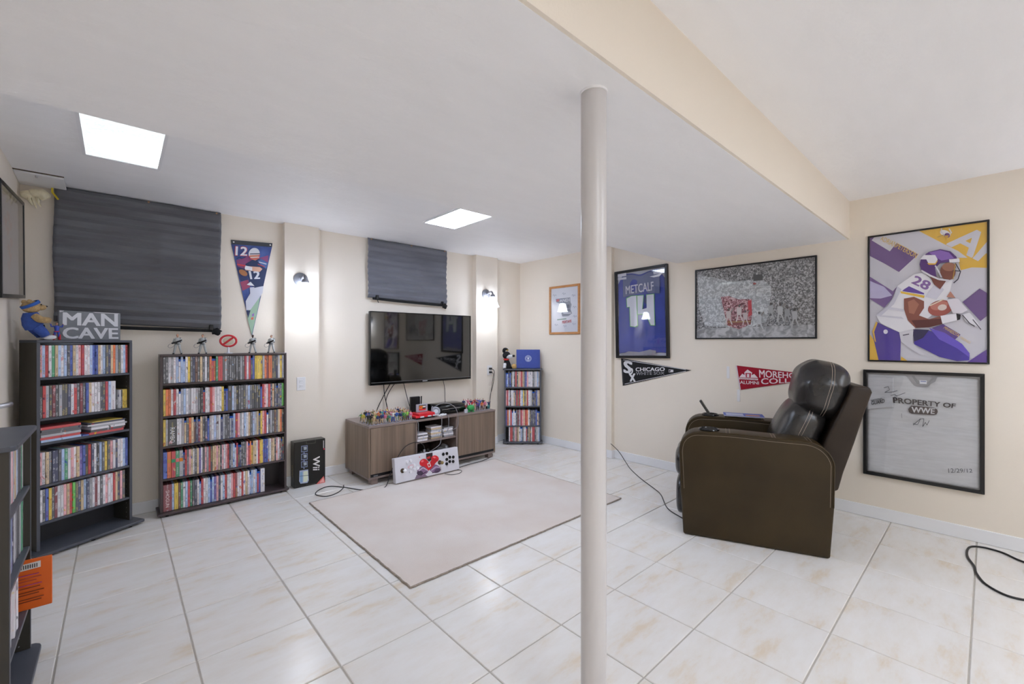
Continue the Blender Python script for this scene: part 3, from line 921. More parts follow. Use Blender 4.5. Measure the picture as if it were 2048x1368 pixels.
# sign on the tall bookcase
e = empty('word_sign', place(BC1, .320, .11, 1.2625), A1 - R(4), 'grey plank sign reading MAN CAVE in white capitals', 'sign')
M_SIGN = mat('weathered_grey_board', '#7f8288', .7, var=.12, scale=14, stretch=(.3, 1, 1))
MB().rbox(-.160, .160, 0, .016, 0, .186, .002, M_SIGN).build('board', None, e)
a = Art(.32, .186, [(460, 395), (1720, 415), (1715, 1000), (470, 1000)])
a.text('MAN', [(550, 440), (1645, 440), (1645, 700), (550, 690)], '#d9dae0', .03)
a.text('CAVE', [(550, 745), (1650, 745), (1655, 968), (550, 968)], '#d9dae0', .03)
a.poly([(470, 397), (560, 402), (540, 420), (475, 436)], '#c9c8ce')
a.poly([(1120, 405), (1690, 420), (1660, 436), (1450, 428), (1180, 424)], '#d2d1d6')
a.build('lettering', e, (-.16, -.0004, 0))
# figure beside it
e = empty('toy_figure', place(BC1, .135, .09, 1.2625), A1 - R(20), 'small blue and red toy figure with raised arms left of the plank sign', 'figurine')
mb = MB(); person_fig(mb, .108, M_SKIN, mat('toy_blue', '#3d57c0', .45), mat('toy_blue', '#3d57c0', .45), mat('toy_red', '#d02030', .45), M_HAIRB, 'up', .07)
mb.build('figure', None, e, smooth=True, ang=80)
mb = MB()
for sx in (-1, 1): mb.tube([(sx * .0125, 0, .002), (sx * .0115, 0, .034)], [.0056, .0062], 8)
mb.build('boots', MATS['toy_red'], e, smooth=True)
MB().box(-.0105, .0105, -.0105, .0105, .049, .054).build('belt', MATS['toy_red'], e)

# plush bear leaning in the corner
M_FUR = mat('tan_plush', '#c8a878', .95, var=.25, scale=90, bump=.6, bscale=220)
M_DENIM = mat('blue_denim', '#3b57a6', .9, var=.2, scale=60, bump=.2, bscale=300)
e = empty('plush_bear', (-.352, 3.775, 1.263), R(20), 'tan plush bear in blue outfit with blue headband, on the tall bookcase', 'plush toy')
e.rotation_euler = (0, R(-9), R(25))
mb = MB().tube([(0, 0, .06), (0, 0, .09), (0, 0, .13), (0, 0, .16)], [.036, .044, .042, .030], 14)
body = mb.build('jacket', M_DENIM, e, smooth=True)
mb = MB()
mb.ball((0.008, -.004, .193), (.042, .040, .036), 16, 10).ball((.044, -.016, .186), (.024, .02, .017), 12, 8)
for sx in (-1, 1): mb.ball((-.004, sx * .032, .224), (.013, .008, .013), 10, 6)
hd = mb.build('head', M_FUR, e, smooth=True)
MB().ball((.066, -.020, .190), (.007, .007, .005), 8, 6).build('nose', M_BLACK, hd)
for sy in (-1, 1): MB().ball((.043, -.012 + sy * .018, .203), .0035, 8, 6).build('eye', M_BLACK, hd)
mb = MB().lathe([(.040, -.008), (.0445, -.006), (.0445, .008), (.040, .01)], 24, M=Matrix.Translation((.006, -.004, .206)) @ Matrix.Rotation(R(-24), 4, 'Y'))
mb.build('headband', mat('blue_band', '#2f62b8', .7, var=.05), e, smooth=True)
for sy in (-1, 1):
    MB().tube(spline([(0, sy * .036, .142), (.016, sy * .052, .118), (.048, sy * .042, .110), (.062, sy * .030, .116)], 4), [.018, .019, .020, .020, .020, .019, .019, .018, .018, .017, .016, .014, .010], 10).build('arm', M_FUR, e, smooth=True)
    MB().tube(spline([(.004, sy * .022, .075), (.022, sy * .026, .045), (.034, sy * .028, .018)], 4), [.026, .027, .027, .026, .026, .024, .024, .022, .022], 10).build('trouser_leg', M_DENIM, e, smooth=True)
    MB().ball((.050, sy * .028, .006), (.030, .018, .014), 12, 8).build('shoe', mat('white_cloth', '#dcdce2', .8, var=.05), e, smooth=True)
MB().rbox(.036, .044, -.020, .014, .045, .085, .003).build('patch', M_BLACK, e)

# things on the corner tower
T3 = BC3[3] + .0005
e = empty('diploma_folder', place(BC3, .295, .05, T3 + .005), A3, 'royal blue folder with round white seal standing on the corner tower', 'folder')
M_ROYAL = mat('royal_blue_leatherette', '#33499f', .5, var=.06, scale=40, bump=.1, bscale=300)
Mf = Matrix.Rotation(R(-8), 4, 'X')
MB().rbox(-.146, .146, 0, .006, 0, .232, .002, M_ROYAL, M=Mf).build('front_cover', None, e)
MB().rbox(-.146, .146, .010, .016, 0, .230, .002, M_ROYAL, M=Matrix.Rotation(R(-16), 4, 'X')).build('back_cover', None, e)
a = Art(.292, .232, [(0, 0), (292, 0), (292, 232), (0, 232)])
a.ell(146, 112, 40, 40, '#c9d2e6').ell(146, 112, 36, 36, '#3d52a5').ell(146, 112, 29, 29, '#c3cce2').ell(146, 112, 25, 25, '#42569f')
a.poly([(146, 92), (160, 110), (152, 112), (156, 128), (146, 122), (136, 128), (140, 112), (132, 110)], '#d5dcea').line([(128, 128), (146, 136), (164, 128)], 4, '#c9d2e6').line([(126, 100), (134, 96)], 3, '#c9d2e6').line([(158, 96), (166, 100)], 3, '#c9d2e6')
a.build('seal', e, (-.146, -.0006, 0), (R(-8), 0, 0))
e = empty('plush_dog', place(BC3, .038, .055, T3), A3 + R(8), 'black and white plush dog with red bandana slumped beside the blue folder', 'plush toy')
M_BFUR = mat('black_plush', '#16161a', .9, var=.2, scale=80, bump=.4, bscale=200)
M_WFUR = mat('white_plush', '#d8d8dc', .9, var=.1, scale=80, bump=.4, bscale=200)
mb = MB().tube([(0, .0, .0), (0, 0, .04), (-.010, 0, .085), (-.018, 0, .11)], [.036, .046, .036, .024], 14).build('body', M_BFUR, e, smooth=True)
hd = MB().ball((-.012, -.005, .165), (.050, .046, .048), 16, 10).build('head', M_BFUR, e, smooth=True)
MB().tube([(-.005, -.02, .152), (.03, -.035, .146), (.058, -.045, .152)], [.030, .026, .018], 12).build('muzzle', M_WFUR, hd, smooth=True)
MB().ball((.070, -.05, .158), (.018, .016, .015), 12, 8).build('nose', M_BLACK, hd, smooth=True)
MB().tube(spline([(-.045, 0, .200), (-.040, -.01, .235), (-.015, -.015, .240), (.006, -.015, .222)], 4), [.016, .018, .02, .02, .02, .02, .018, .018, .016, .015, .014, .012, .008], 10).build('ear', M_BFUR, hd, smooth=True)
MB().tube([(-.015, -.018, .238), (.0, -.03, .226)], .006, 8).build('ear_patch', mat('yellow_felt', '#d8b23c', .9), hd)
MB().lathe([(.026, -.01), (.036, -.004), (.034, .012), (.024, .014)], 18, M=Matrix.Translation((-.014, -.002, .112))).build('bandana', mat('red_cloth', '#cf3330', .85, var=.1), e, smooth=True)
MB().tube([(-.03, -.02, .06), (-.042, -.045, .025), (-.04, -.055, .008)], [.02, .02, .018], 10).build('paw', M_WFUR, e, smooth=True)
MB().tube([(.025, -.01, .018), (.055, -.03, .018)], [.02, .016], 10).build('leg', M_BFUR, e, smooth=True)
MB().ball((.078, -.040, .030), (.032, .022, .032), 14, 9).build('foot', mat('tan_felt', '#c9a468', .9, var=.1, scale=60), e, smooth=True)

# ------------------------------------------------------------------ window cloths
def cloth_mat(name, hexc, tint):
    m = mat(name, hexc, .8, var=.12, scale=5, col2=tint, bump=.25, bscale=40, stretch=(.4, 1, 3))
    return m
M_CLOTH = cloth_mat('black_window_cloth', '#6f7176', '#606065')
M_CLOTH2 = cloth_mat('slate_window_cloth', '#787a83', '#696b74')
def window_cloth(label, x0, x1, z0l, z0r, z1, m, n_pl, amp, sag):
    W = x1 - x0
    e = empty('window_cloth', ((x0 + x1) / 2, YT - .0125, min(z0l, z0r)), 0, label, 'window cloth')
    zb = min(z0l, z0r)
    nx, nz = 48, n_pl * 5
    v, f = [], []
    for j in range(nz + 1):
        t = j / nz
        for i in range(nx + 1):
            u = i / nx
            zlo = z0l + (z0r - z0l) * u - zb
            z = zlo + (z1 - zb - zlo) * t
            if t > .5: z -= sag * abs(math.sin(u * math.pi * 3)) * (t - .5) * 2
            ph = t * n_pl
            pf = ph % 1; tri = pf / .6 if pf < .6 else (1 - pf) / .4
            fade = .35 + .65 * (1 - t)
            y = -.022 - amp * tri * fade - .008 * math.sin(u * 5 + t * 2) * math.sin(t * 3.1) - .012 * math.exp(-((u - .6) / .04) ** 2) * math.exp(-((t - .6) / .25) ** 2)
            y = min(y, -.014)
            v.append((-W / 2 + W * u + .004 * math.sin(t * 9), y, z))
    for j in range(nz):
        for i in range(nx):
            a = j * (nx + 1) + i
            f.append((a, a + 1, a + nx + 2, a + nx + 1))
    sh = MB().add(v, f).build('cloth_sheet', m, e, smooth=True, ang=22)
    md = sh.modifiers.new('thickness', 'SOLIDIFY'); md.thickness = .002
    H = z1 - zb
    for k, u in enumerate((.07, .1, .56, .985) if W > .92 - 1e-6 and H > .8 else (.04, .52, .97)):
        MB().cyl((-W / 2 + W * u, -.012, H - .012), .006, -.022, 12, axis='y').build('push_pin', mat('pin_copper', '#b98f6a', .35, .3), e)
    for u in (.1, .93):
        mb = MB().rbox(-W / 2 + W * u - .014, -W / 2 + W * u + .014, -.05, -.024, -.012 + (z0r - zb) * u + (z0l - zb) * (1 - u), .03 + (z0r - zb) * u + (z0l - zb) * (1 - u), .004)
        mb.tube([(-W / 2 + W * u, -.04, .0), (-W / 2 + W * u + .01, -.045, -.03)], .004, 6)
        mb.build('binder_clip', M_BLACK, e)
    mb = MB().tube(spline([(-W / 2 + .05, -.03, .012), (-.1, -.032, -.002), (W / 2 - .06, -.03, -.012 + (z0r - zb))], 6), .008, 8, flat=1.5)
    mb.build('bottom_hem', mat('black_hem', '#0b0b0d', .8), e, smooth=True)
    def wob(p): return Vector((p.x * (1 + .2 * math.sin(p.z * 200)), p.y, p.z * (1 + .2 * math.sin(p.x * 150))))
    MB().ball((W / 2 - .03, -.03, -.02 + (z0r - zb)), (.035, .016, .028), 14, 9, fn=wob).build('bunched_corner', MATS['black_hem'], e, smooth=True)
window_cloth('large black pleated cloth pinned over the window above the tall bookcase', -.308, .611, 1.385, 1.352, 2.281, M_CLOTH, 14, .024, .004)
window_cloth('smaller slate cloth pinned over the window above the television', 1.828, 2.752, 1.690, 1.672, 2.281, M_CLOTH2, 10, .017, .004)
# yellow stick at the top corner of the large cloth
o = MB().tube([(0, 0, .028), (.0, -.004, 0), (.028, -.018, -.045)], .0055, 6).build('yellow_stick', mat('yellow_paint', '#dcc32e', .5, var=.05))
o.location = (-.312, YT - .055, 2.225); tag(o, 'short yellow stick wedged by the top left of the large cloth', 'stick')
# pale ornament hanging in the corner
e = empty('corner_ornament', (-.395, 4.105, 2.10), R(20), 'pale cream bony ornament hanging high in the left corner', 'ornament')
M_BONE = mat('bone_resin', '#e2d8b8', .6, var=.15, scale=40, bump=.3, bscale=90)
def bone(p): return Vector((p.x, p.y, p.z * (1 + .15 * math.sin(p.x * 110))))
mb = MB().ball((0.02, -.03, .095), (.052, .03, .032), 18, 10, fn=bone).ball((-.035, -.02, .075), (.03, .024, .03), 14, 8, fn=bone)
mb.build('skull', M_BONE, e, smooth=True)
for k, (x, l) in enumerate(((-.03, .06), (-.012, .075), (.008, .06))):
    MB().tube(spline([(x, -.03, .07), (x + .004, -.036, .04), (x + .018, -.03, .075 - l)], 4), [.010, .010, .009, .009, .008, .007, .006, .005, .003], 8).build('claw', M_BONE, e, smooth=True)

# ------------------------------------------------------------------ television
M_SCREEN = mat('glossy_black_screen', '#070706', .05, spec=1.0, coat=1.0)
M_BEZEL = mat('gloss_black_bezel', '#0a0a0a', .15, var=.05)
e = empty('television', (2.447, YT - .02, .821), 0, 'large wall-mounted flat television with glossy black screen', 'television')
MB().rbox(-.614, .614, -.055, -.02, 0, .734, .004, M_BEZEL).build('housing', None, e)
MB().box(-.604, .604, -.0565, -.0545, .028, .724).build('screen', M_SCREEN, e)
f = MB().box(-.614, -.604, -.060, -.055, 0, .734).box(.604, .614, -.060, -.055, 0, .734).box(-.604, .604, -.060, -.055, .724, .734).box(-.604, .604, -.062, -.055, 0, .026)
f.build('bezel', M_BEZEL, e)
MB().box(-.603, .603, -.0625, -.0618, .024, .027).build('silver_line', mat('silver_strip', '#9fa2a8', .3, .7), e)
MB().box(-.03, .03, -.0626, -.062, .009, .017).build('maker_plate', mat('silver_print', '#b8babf', .4, .4), e)
MB().box(.56, .563, -.0626, -.062, .012, .015).build('standby_lamp', mat('red_lamp', '#c01818', .4), e)
MB().box(-.2, .2, -.02, .018, .25, .5).build('wall_mount', M_BLACK, e)

# ------------------------------------------------------------------ television stand
SX0, SX1, SY0, SY1, SZ0, SZ1 = 1.612, 3.047, 3.62, 4.135, .048, .515
SW, SD = SX1 - SX0, SY1 - SY0
M_STAND = mat('brown_wood_grain', '#8b7867', .34, var=.3, scale=9, stretch=(3.5, 3.5, .10), col2='#736254')
M_STANDT = mat('brown_wood_top', '#8f7f78', .3, var=.2, scale=8, stretch=(.1, 3, 3), col2='#7c6d68')
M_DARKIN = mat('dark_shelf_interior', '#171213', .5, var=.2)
e = empty('television_stand', (SX0, SY0, 0), 0, 'low brown wood-grain television stand with two doors and open middle', 'tv stand')
h0, h1 = SZ0, SZ1
MB().box(0, SW, -.004, SD, h1 - .018, h1).build('top', M_STANDT, e, bevel=.0015, seg=1)
MB().box(0, SW, 0, SD, h0, h0 + .018).build('bottom', M_STANDT, e, bevel=.0015, seg=1)
for x in (0, SW - .018): MB().box(x, x + .018, 0, SD, h0 + .018, h1 - .018).build('side_panel', M_STAND, e, bevel=.001, seg=1)
for x in (.463, .925): MB().box(x, x + .018, .005, SD - .01, h0 + .018, h1 - .018).build('divider', M_STANDT, e, bevel=.001, seg=1)
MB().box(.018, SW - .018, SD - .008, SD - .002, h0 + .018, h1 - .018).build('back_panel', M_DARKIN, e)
MB().box(.481, .925, .012, SD - .01, .286, .302).build('shelf', M_STANDT, e, bevel=.001, seg=1)
for x0, x1 in ((.020, .455), (.945, SW - .022)):
    d = MB().box(x0, x1, -.002, .014, h0 + .045, h1 - .020).build('door', M_STAND, e, bevel=.0012, seg=1)
    MB().box(x0, x1, .004, .012, h0 + .018, h0 + .043).build('door_gap', M_BLACK, d)
for x in (.06, SW / 2, SW - .06):
    for y in (.04, SD - .05):
        MB().box(x - .03, x + .03, y - .03, y + .03, 0, h0).build('foot', M_STANDT, e)
MB().box(.045, .085, -.0026, -.0018, h0 + .024, h0 + .034).build('maker_label', mat('grey_print', '#77777a', .5), e)
TZ = SZ1 + .0006

# tiny figures
TOYC = dict(green='#3f8a44', olive='#6a6a38', yellow='#d8c84e', blue='#3a62b4', red='#c2343a', white='#d9d7d2', black='#1e1e22', orange='#d8763a', purple='#6d4a98', pink='#d87a98', teal='#3f9a98', brown='#6e4c36', tan='#cbb088', lime='#8cc24a', grey='#8a8c92', navy='#2c3764')
def toym(n): return mat('toy_' + n + '_paint', TOYC[n], .5)
M_TBASE = mat('toy_base_grey', '#a9aab8', .4, var=.05)
pairs = [('green', 'olive'), ('yellow', 'tan'), ('blue', 'white'), ('red', 'black'), ('tan', 'green'), ('black', 'olive'), ('white', 'blue'), ('lime', 'brown'), ('olive', 'yellow'), ('orange', 'navy'), ('teal', 'tan'), ('pink', 'white'), ('grey', 'blue'), ('navy', 'tan'), ('green', 'lime'), ('tan', 'tan')]
FIGM = {}
def fig_mesh(sh, pa, pose, hair):
    k = (sh, pa, pose, hair)
    if k not in FIGM:
        mb = MB(); person_fig(mb, .091, M_SKIN, toym(sh), toym(pa), toym('brown'), toym(hair), pose, .06, 6)
        FIGM[k] = mb.mesh('figure', smooth=True, ang=80)
    return FIGM[k]
base_me = MB().lathe([(0, 0), (.0165, 0), (.0165, .003), (0, .004)], 12, M_TBASE).mesh('base')
rows = ['front', 'second', 'third', 'back']
rf = random.Random(21)
for r in range(4):
    cnt = 12 if r < 3 else 11
    for k in range(cnt):
        sh, pa = rf.choice(pairs)
        x = SX0 + .035 + k * .0362 + (.012 if r % 2 else 0) + (0 if r else .0)
        y = SY0 + .042 + r * .072
        hair = rf.choice(['brown', 'yellow', 'black', 'red', 'green', 'tan'])
        e = empty('mini_figure', (x + rf.uniform(-.003, .003), y + rf.uniform(-.006, .006), TZ), R(-35 + rf.uniform(-50, 50)),
                  'tiny %s and %s toy figure, %s from left, %s row beside red console' % (sh, pa, ordinal(k + 1), rows[r]), 'figurine', 'tiny toy figures left of the red console')
        inst('base', base_me, e)
        o = inst('figure', fig_mesh(sh, pa, rf.choice(['stand', 'wide', 'aim', 'stand', 'up']), hair), e, (0, 0, .0038))
        s_ = rf.uniform(.88, 1.12); o.scale = (s_, s_, s_)
for r in range(3):
    for k in range(5):
        sh, pa = rf.choice([('tan', 'tan'), ('blue', 'blue'), ('black', 'purple'), ('pink', 'brown'), ('orange', 'brown'), ('red', 'tan'), ('navy', 'teal'), ('purple', 'black')])
        x = 2.815 + k * .048 + r * .006; y = SY0 + .07 + r * .10
        e = empty('mini_figure', (x + rf.uniform(-.003, .003), y + rf.uniform(-.008, .008), TZ), R(-40 + rf.uniform(-40, 40)),
                  'tiny %s and %s toy figure, %s from left, %s row right of black console' % (sh, pa, ordinal(k + 1), rows[r]), 'figurine', 'tiny toy figures at the right end of the stand')
        inst('base', base_me, e)
        o = inst('figure', fig_mesh(sh, pa, rf.choice(['stand', 'wide', 'up', 'stand']), rf.choice(['brown', 'black', 'red', 'tan'])), e, (0, 0, .0038))
        s_ = rf.uniform(.95, 1.15); o.scale = (s_, s_, s_)

# green round toy
M_TGREEN = mat('toy_bright_green', '#2f9a4c', .4, var=.15, scale=50, bump=.4, bscale=120)
e = empty('green_toy', (2.752, 3.668, TZ), R(-30), 'round green warty toy creature with red bits on its back', 'figurine')
bd = MB().ball((0, 0, .042), (.040, .036, .034), 18, 11).build('body', M_TGREEN, e, smooth=True)
for x in (-.022, .022):
    MB().ball((x, -.016, .008), (.016, .02, .008), 10, 6).build('foot', M_TGREEN, e, smooth=True)
for k in range(5):
    MB().tube([(-.024 + k * .012, .006, .068), (-.030 + k * .015, .008, .092)], [.007, .002], 7).build('crest', M_REDPL if k % 2 else toym('white'), e, smooth=True)
o = MB().lathe([(0, 0), (.019, 0), (.02, .03), (.017, .036), (0, .037)], 18).build('small_jar', mat('clear_grey_plastic', '#b9bcc4', .15, var=.05), smooth=True)
o.location = (2.680, 3.655, TZ); tag(o, 'small clear jar between the black console and the green toy', 'jar')

# black console
e = empty('black_console', (2.555, 3.835, TZ), R(6), 'glossy black curved game console lying flat on the stand', 'game console')
M_PIANO = mat('piano_black', '#08080a', .08, var=.02)
prof = [(-.13, .006), (-.128, .045), (-.10, .082), (-.05, .094), (.03, .098), (.10, .094), (.13, .08), (.135, .01)]
MB().prism(prof, -.165, .165, 'yz').build('shell', M_PIANO, e, bevel=.006, seg=3, smooth=True)
MB().box(-.160, .160, -.1335, -.128, .052, .056).build('silver_trim', mat('chrome_trim', '#c9ccd2', .15, .9), e)
MB().box(-.15, .03, -.132, -.127, .030, .034).build('disc_slot', M_BLACK, e)
MB().box(.158, .1665, -.132, -.10, .045, .062).build('red_light', mat('pink_led', '#c81c50', .4), e)
# red console with cartridge
e = empty('red_console', (2.190, 3.715, TZ), R(4), 'red retro game console with a grey cartridge slotted in', 'game console')
M_CRED = mat('console_red', '#d02430', .3, var=.05)
MB().rbox(-.115, .115, -.075, .085, .010, .032, .006, M_CRED, seg=2).build('lower_shell', None, e)
MB().rbox(-.075, .11, -.07, .08, .030, .050, .006, M_CRED, seg=2).build('upper_shell', None, e)
MB().rbox(-.108, .108, -.07, .08, .0, .012, .003, M_BLACK).build('foot_plate', None, e)
for x in (-.045, .04, .10):
    MB().rbox(x - .022, x + .022, -.085, -.066, .012, .026, .006, mat('pad_grey', '#c9cad2', .4), seg=2).build('port', None, e)
o = empty('game_cartridge', (2.205, 3.735, TZ + .0502), R(4), 'grey game cartridge with red and black label in the red console', 'game cartridge')
MB().rbox(-.064, .064, -.009, .009, 0, .078, .004, mat('cartridge_grey', '#a9a8b4', .45, var=.03), seg=2).build('shell', None, o)
a = Art(.08, .05, [(0, 0), (80, 0), (80, 50), (0, 50)])
a.poly([(0, 0), (80, 0), (80, 50), (0, 50)], '#1d1a1e').poly([(6, 6), (46, 6), (40, 34), (4, 34)], '#e8a030').poly([(8, 12), (34, 10), (30, 30), (10, 26)], '#d8442c').poly([(44, 8), (76, 8), (76, 24), (48, 24)], '#e3d6d2').poly([(0, 36), (80, 36), (80, 50), (0, 50)], '#d62c34')
a.build('label_print', o, (-.04, -.0094, .018))
# router
e = empty('router', (2.305, 4.03, TZ), R(-6), 'black upright wireless router with two stubby antennas behind the consoles', 'router')
MB().rbox(-.060, .045, -.018, .018, 0, .165, .004, M_BLACK).build('case', None, e)
MB().prism([(-.005, .01), (.035, .01), (.012, .13)], -.024, -.018, 'xz').build('front_wedge', mat('grey_black_gloss', '#2c2d31', .2), e)
for x, z in ((.062, .165), (-.035, .15)): MB().tube([(x, 0, .03), (x + .004, 0, z)], .007, 8).build('antenna', M_BLACK, e, smooth=True)
# round grey earphone and pads
e = empty('headset', (2.345, 3.700, TZ), R(-20), 'grey headset lying between the red and black consoles', 'headset')
M_HS = mat('headset_grey', '#9a9ca4', .4, var=.05)
Mx = Matrix.Translation((0, 0, .048)) @ Matrix.Rotation(R(62), 4, 'X')
MB().tube([(.032 * math.cos(2 * math.pi * k / 24), .032 * math.sin(2 * math.pi * k / 24), 0) for k in range(25)], .012, 10, cap=False, M=Mx).build('ear_cushion', M_HS, e, smooth=True)
MB().cyl((0, 0, -.006), .03, .008, 20, M=Mx).build('ear_plate', mat('headset_light', '#c8cad0', .4), e)
MB().tube(spline([(-.02, .03, .075), (-.03, .04, .085), (-.035, .04, .05), (-.03, .035, .008)], 6), .006, 8).build('headband', M_HS, e, smooth=True)
e = empty('game_controller', (2.385, 3.655, TZ), R(10), 'small white game controller at the front edge of the stand top', 'controller')
MB().rbox(-.052, .052, -.020, .026, 0, .020, .008, M_PLAST, seg=3).build('pad', None, e, smooth=True)
for x in (-.033, .034): MB().cyl((x, 0, .0195), .008, .005, 12).build('button', M_BLACK, e)
o = MB().rbox(-.016, .016, -.013, .013, 0, .028, .003).build('power_adapter', M_BLACK)
o.location = (3.018, 3.72, TZ); tag(o, 'small black power adapter at the right end of the stand', 'adapter')

# things inside the stand
def flat_stack(x, y, z, n, w, d, h, cols, lab, nm, cat, jit=.006):
    for k in range(n):
        c = cols[k % len(cols)]
        o = MB().rbox(-w / 2, w / 2, -d / 2, d / 2, 0, h, .0012, M_CASE).build(nm, None)
        o.location = (x + rf.uniform(-jit, jit), y + rf.uniform(-jit, jit), z + k * (h + .0002)); o.rotation_euler = (0, 0, rf.uniform(-.08, .08))
        color_obj(o, c)
        tag(o, '%s %s from bottom in the %s' % (lab, ordinal(k + 1), 'stand'), cat, lab.split(',')[-1].strip())
flat_stack(2.165, 3.70, .3022, 5, .110, .10, .0145, 'wgwdw', 'game cartridge lying in the left pile, ', 'cartridge', 'game cartridge')
flat_stack(2.325, 3.71, .3022, 8, .125, .10, .0145, 'egwewgew', 'game cartridge lying in the tall middle pile, ', 'cartridge', 'game cartridge')
flat_stack(2.465, 3.715, .3022, 6, .115, .10, .0150, 'gwggwg', 'game cartridge lying in the right pile, ', 'cartridge', 'game cartridge')
def crumple(p):
    return Vector((p.x * (1 + .25 * math.sin(p.z * 90 + p.y * 60)), p.y * (1 + .2 * math.sin(p.x * 70)), p.z * (1 + .3 * math.sin(p.x * 80 + p.y * 50))))
o = MB().ball((0, 0, .055), (.065, .05, .055), 18, 12, fn=crumple).build('crumpled_bag', mat('clear_film', '#8e9094', .12, var=.3, scale=30))
o.location = (2.452, 3.74, .092); tag(o, 'crumpled clear plastic bag on the bottom of the stand opening', 'bag')
o = MB().rbox(-.04, .04, -.05, .05, 0, .10, .003).build('yellow_box', mat('ochre_card', '#8c7434', .6, var=.1))
o.location = (2.14, 3.93, .0668); tag(o, 'small ochre box in the left of the stand opening, lower level', 'box')
o = MB().rbox(-.045, .045, -.05, .05, 0, .075, .003).build('brown_box', mat('brown_card', '#6a5a34', .6, var=.1))
o.location = (2.145, 3.98, .3022); tag(o, 'small brown box behind the left pile on the stand shelf', 'box')

# ------------------------------------------------------------------ arcade board leaning on edge on the rug
ez = .0222
e = empty('arcade_controller', (1.785, 3.452, ez), R(-1), 'white two-player arcade board with red glove print standing on edge', 'arcade controller')
e.rotation_euler = (R(-9), 0, R(-1))
AW, AH = .662, .213
MB().rbox(0, AW, 0, .055, 0, AH, .004, mat('arcade_white', '#dcdbe2', .3, var=.03)).build('cabinet', None, e)
a = Art(AW, AH, [(1120, 555), (1800, 432), (1835, 680), (1148, 828)])
a.poly([(1345, 782), (1365, 735), (1440, 720), (1490, 760)], '#7c6a7c')
a.ell(1430, 690, 62, 50, '#8c6c8e', -15).ell(1560, 670, 62, 46, '#84648a', 20).ell(1400, 715, 34, 26, '#4a3850', 10).ell(1590, 690, 36, 24, '#5a4462', -20)
a.line([(1385, 690), (1430, 655), (1490, 690)], 12, '#c8b8cc').line([(1520, 690), (1570, 650), (1620, 660)], 12, '#b9a6c0').line([(1410, 735), (1470, 700)], 9, '#3b2c40').line([(1530, 715), (1600, 700)], 9, '#3b2c40')
a.poly([(1455, 505), (1525, 492), (1530, 560), (1490, 590), (1460, 555)], '#2a1216').poly([(1462, 545), (1500, 530), (1505, 555), (1470, 562)], '#c02026')
a.ell(1432, 600, 44, 40, '#d6202c', -30).ell(1555, 560, 42, 36, '#dc2430', 20).poly([(1400, 600), (1470, 575), (1530, 655), (1490, 690), (1440, 640)], '#cf1f2b').poly([(1590, 570), (1530, 545), (1475, 650), (1500, 680), (1540, 640)], '#c01a26')
a.ell(1418, 585, 16, 11, '#f07078', -30).ell(1545, 545, 16, 10, '#f2737a', 20).poly([(1470, 612), (1500, 600), (1515, 640), (1488, 655)], '#e6dcdc').poly([(1478, 620), (1497, 612), (1506, 636), (1490, 645)], '#c83038')
a.ell(1300, 640, 40, 16, '#e6b6bc', -20).ell(1300, 642, 28, 10, '#dcdbe2', -20).line([(1380, 535), (1390, 545)], 6, '#cc3340')
a.build('panel_print', e, (0, -.0006, 0))
def bt(px, py, m, r=.0145):
    u, v = a.P(px, py)
    b = MB().cyl((u, 0, v), r, -.004, 20, axis='y').cyl((u, -.004, v), r * .75, -.006, 20, axis='y')
    b.build('button', m, e, smooth=True)
for p in [(1645, 512), (1683, 505), (1686, 570), (1718, 546), (1756, 545), (1720, 594), (1757, 594), (1687, 618)]: bt(*p, M_BLACK)
for p in [(1255, 590), (1293, 578), (1297, 648), (1335, 628), (1375, 660), (1298, 700), (1340, 672), (1240, 682)]: bt(*p, mat('button_white', '#e9e9ee', .3))
for (px, py, m) in ((1212, 685, mat('stick_white', '#ececf0', .3)), (1610, 602, mat('stick_brass', '#8f7c4c', .3, .3))):
    u, v = a.P(px, py)
    j = MB().cyl((u, 0, v), .020, -.003, 22, axis='y').build('joystick_plate', mat('stick_dust', '#4a3a26', .5), e)
    MB().tube([(u, -.002, v), (u, -.035, v)], .005, 8).build('joystick_shaft', M_NICKEL, j)
    MB().ball((u, -.045, v), .0155, 14, 9).build('joystick_ball', m, j, smooth=True)
for x in (.30, .34): MB().box(x, x + .014, .01, .03, AH, AH + .03).build('plug', M_BLACK if x > .31 else M_GREYCABLE, e)

# ------------------------------------------------------------------ console box on the floor
e = empty('console_box', (1.115, 3.978, 0.0005), R(1), 'black game console carton standing on the floor beside the stand', 'box')
M_BOXB = mat('black_gloss_card', '#15140f', .3, var=.15, scale=5)
BW, BH, BD = .258, .392, .098
MB().rbox(0, BW, 0, BD, 0, BH, .003, M_BOXB, seg=2).build('carton', None, e)
a = Art(BW, BH, [(50, 380), (383, 322), (383, 760), (55, 845)])
for (x, y, w, h) in ((160, 437, 34, 33), (160, 517, 34, 33), (160, 593, 34, 31)):
    a.poly([(x - w, y - h + 6), (x + w, y - h - 4), (x + w, y + h - 6), (x - w, y + h + 4)], '#8f9cc0').poly([(x - w + 5, y - h + 11), (x + w - 5, y - h + 2), (x + w - 5, y + h - 11), (x - w + 5, y + h - 2)], '#2d3038').poly([(x - 10, y - 18), (x + 24, y - 22), (x + 24, y + 6), (x - 4, y + 14)], '#a6aeb8')
for (y) in (478, 556, 632): a.line([(156, y - 6), (156, y + 8)], 10, '#8f9cc0')
a.poly([(108, 660), (200, 642), (208, 750), (195, 776), (120, 790), (105, 765)], '#a9b3cc').poly([(150, 665), (196, 654), (200, 740), (190, 765), (150, 774)], '#d9dfc9').poly([(112, 675), (140, 668), (140, 775), (118, 778)], '#7fa4c8').line([(110, 715), (204, 700)], 5, '#5b6670')
a.text('Wii', [(322, 505), (322, 642), (252, 648), (252, 515)], '#e9e4e4', .02)
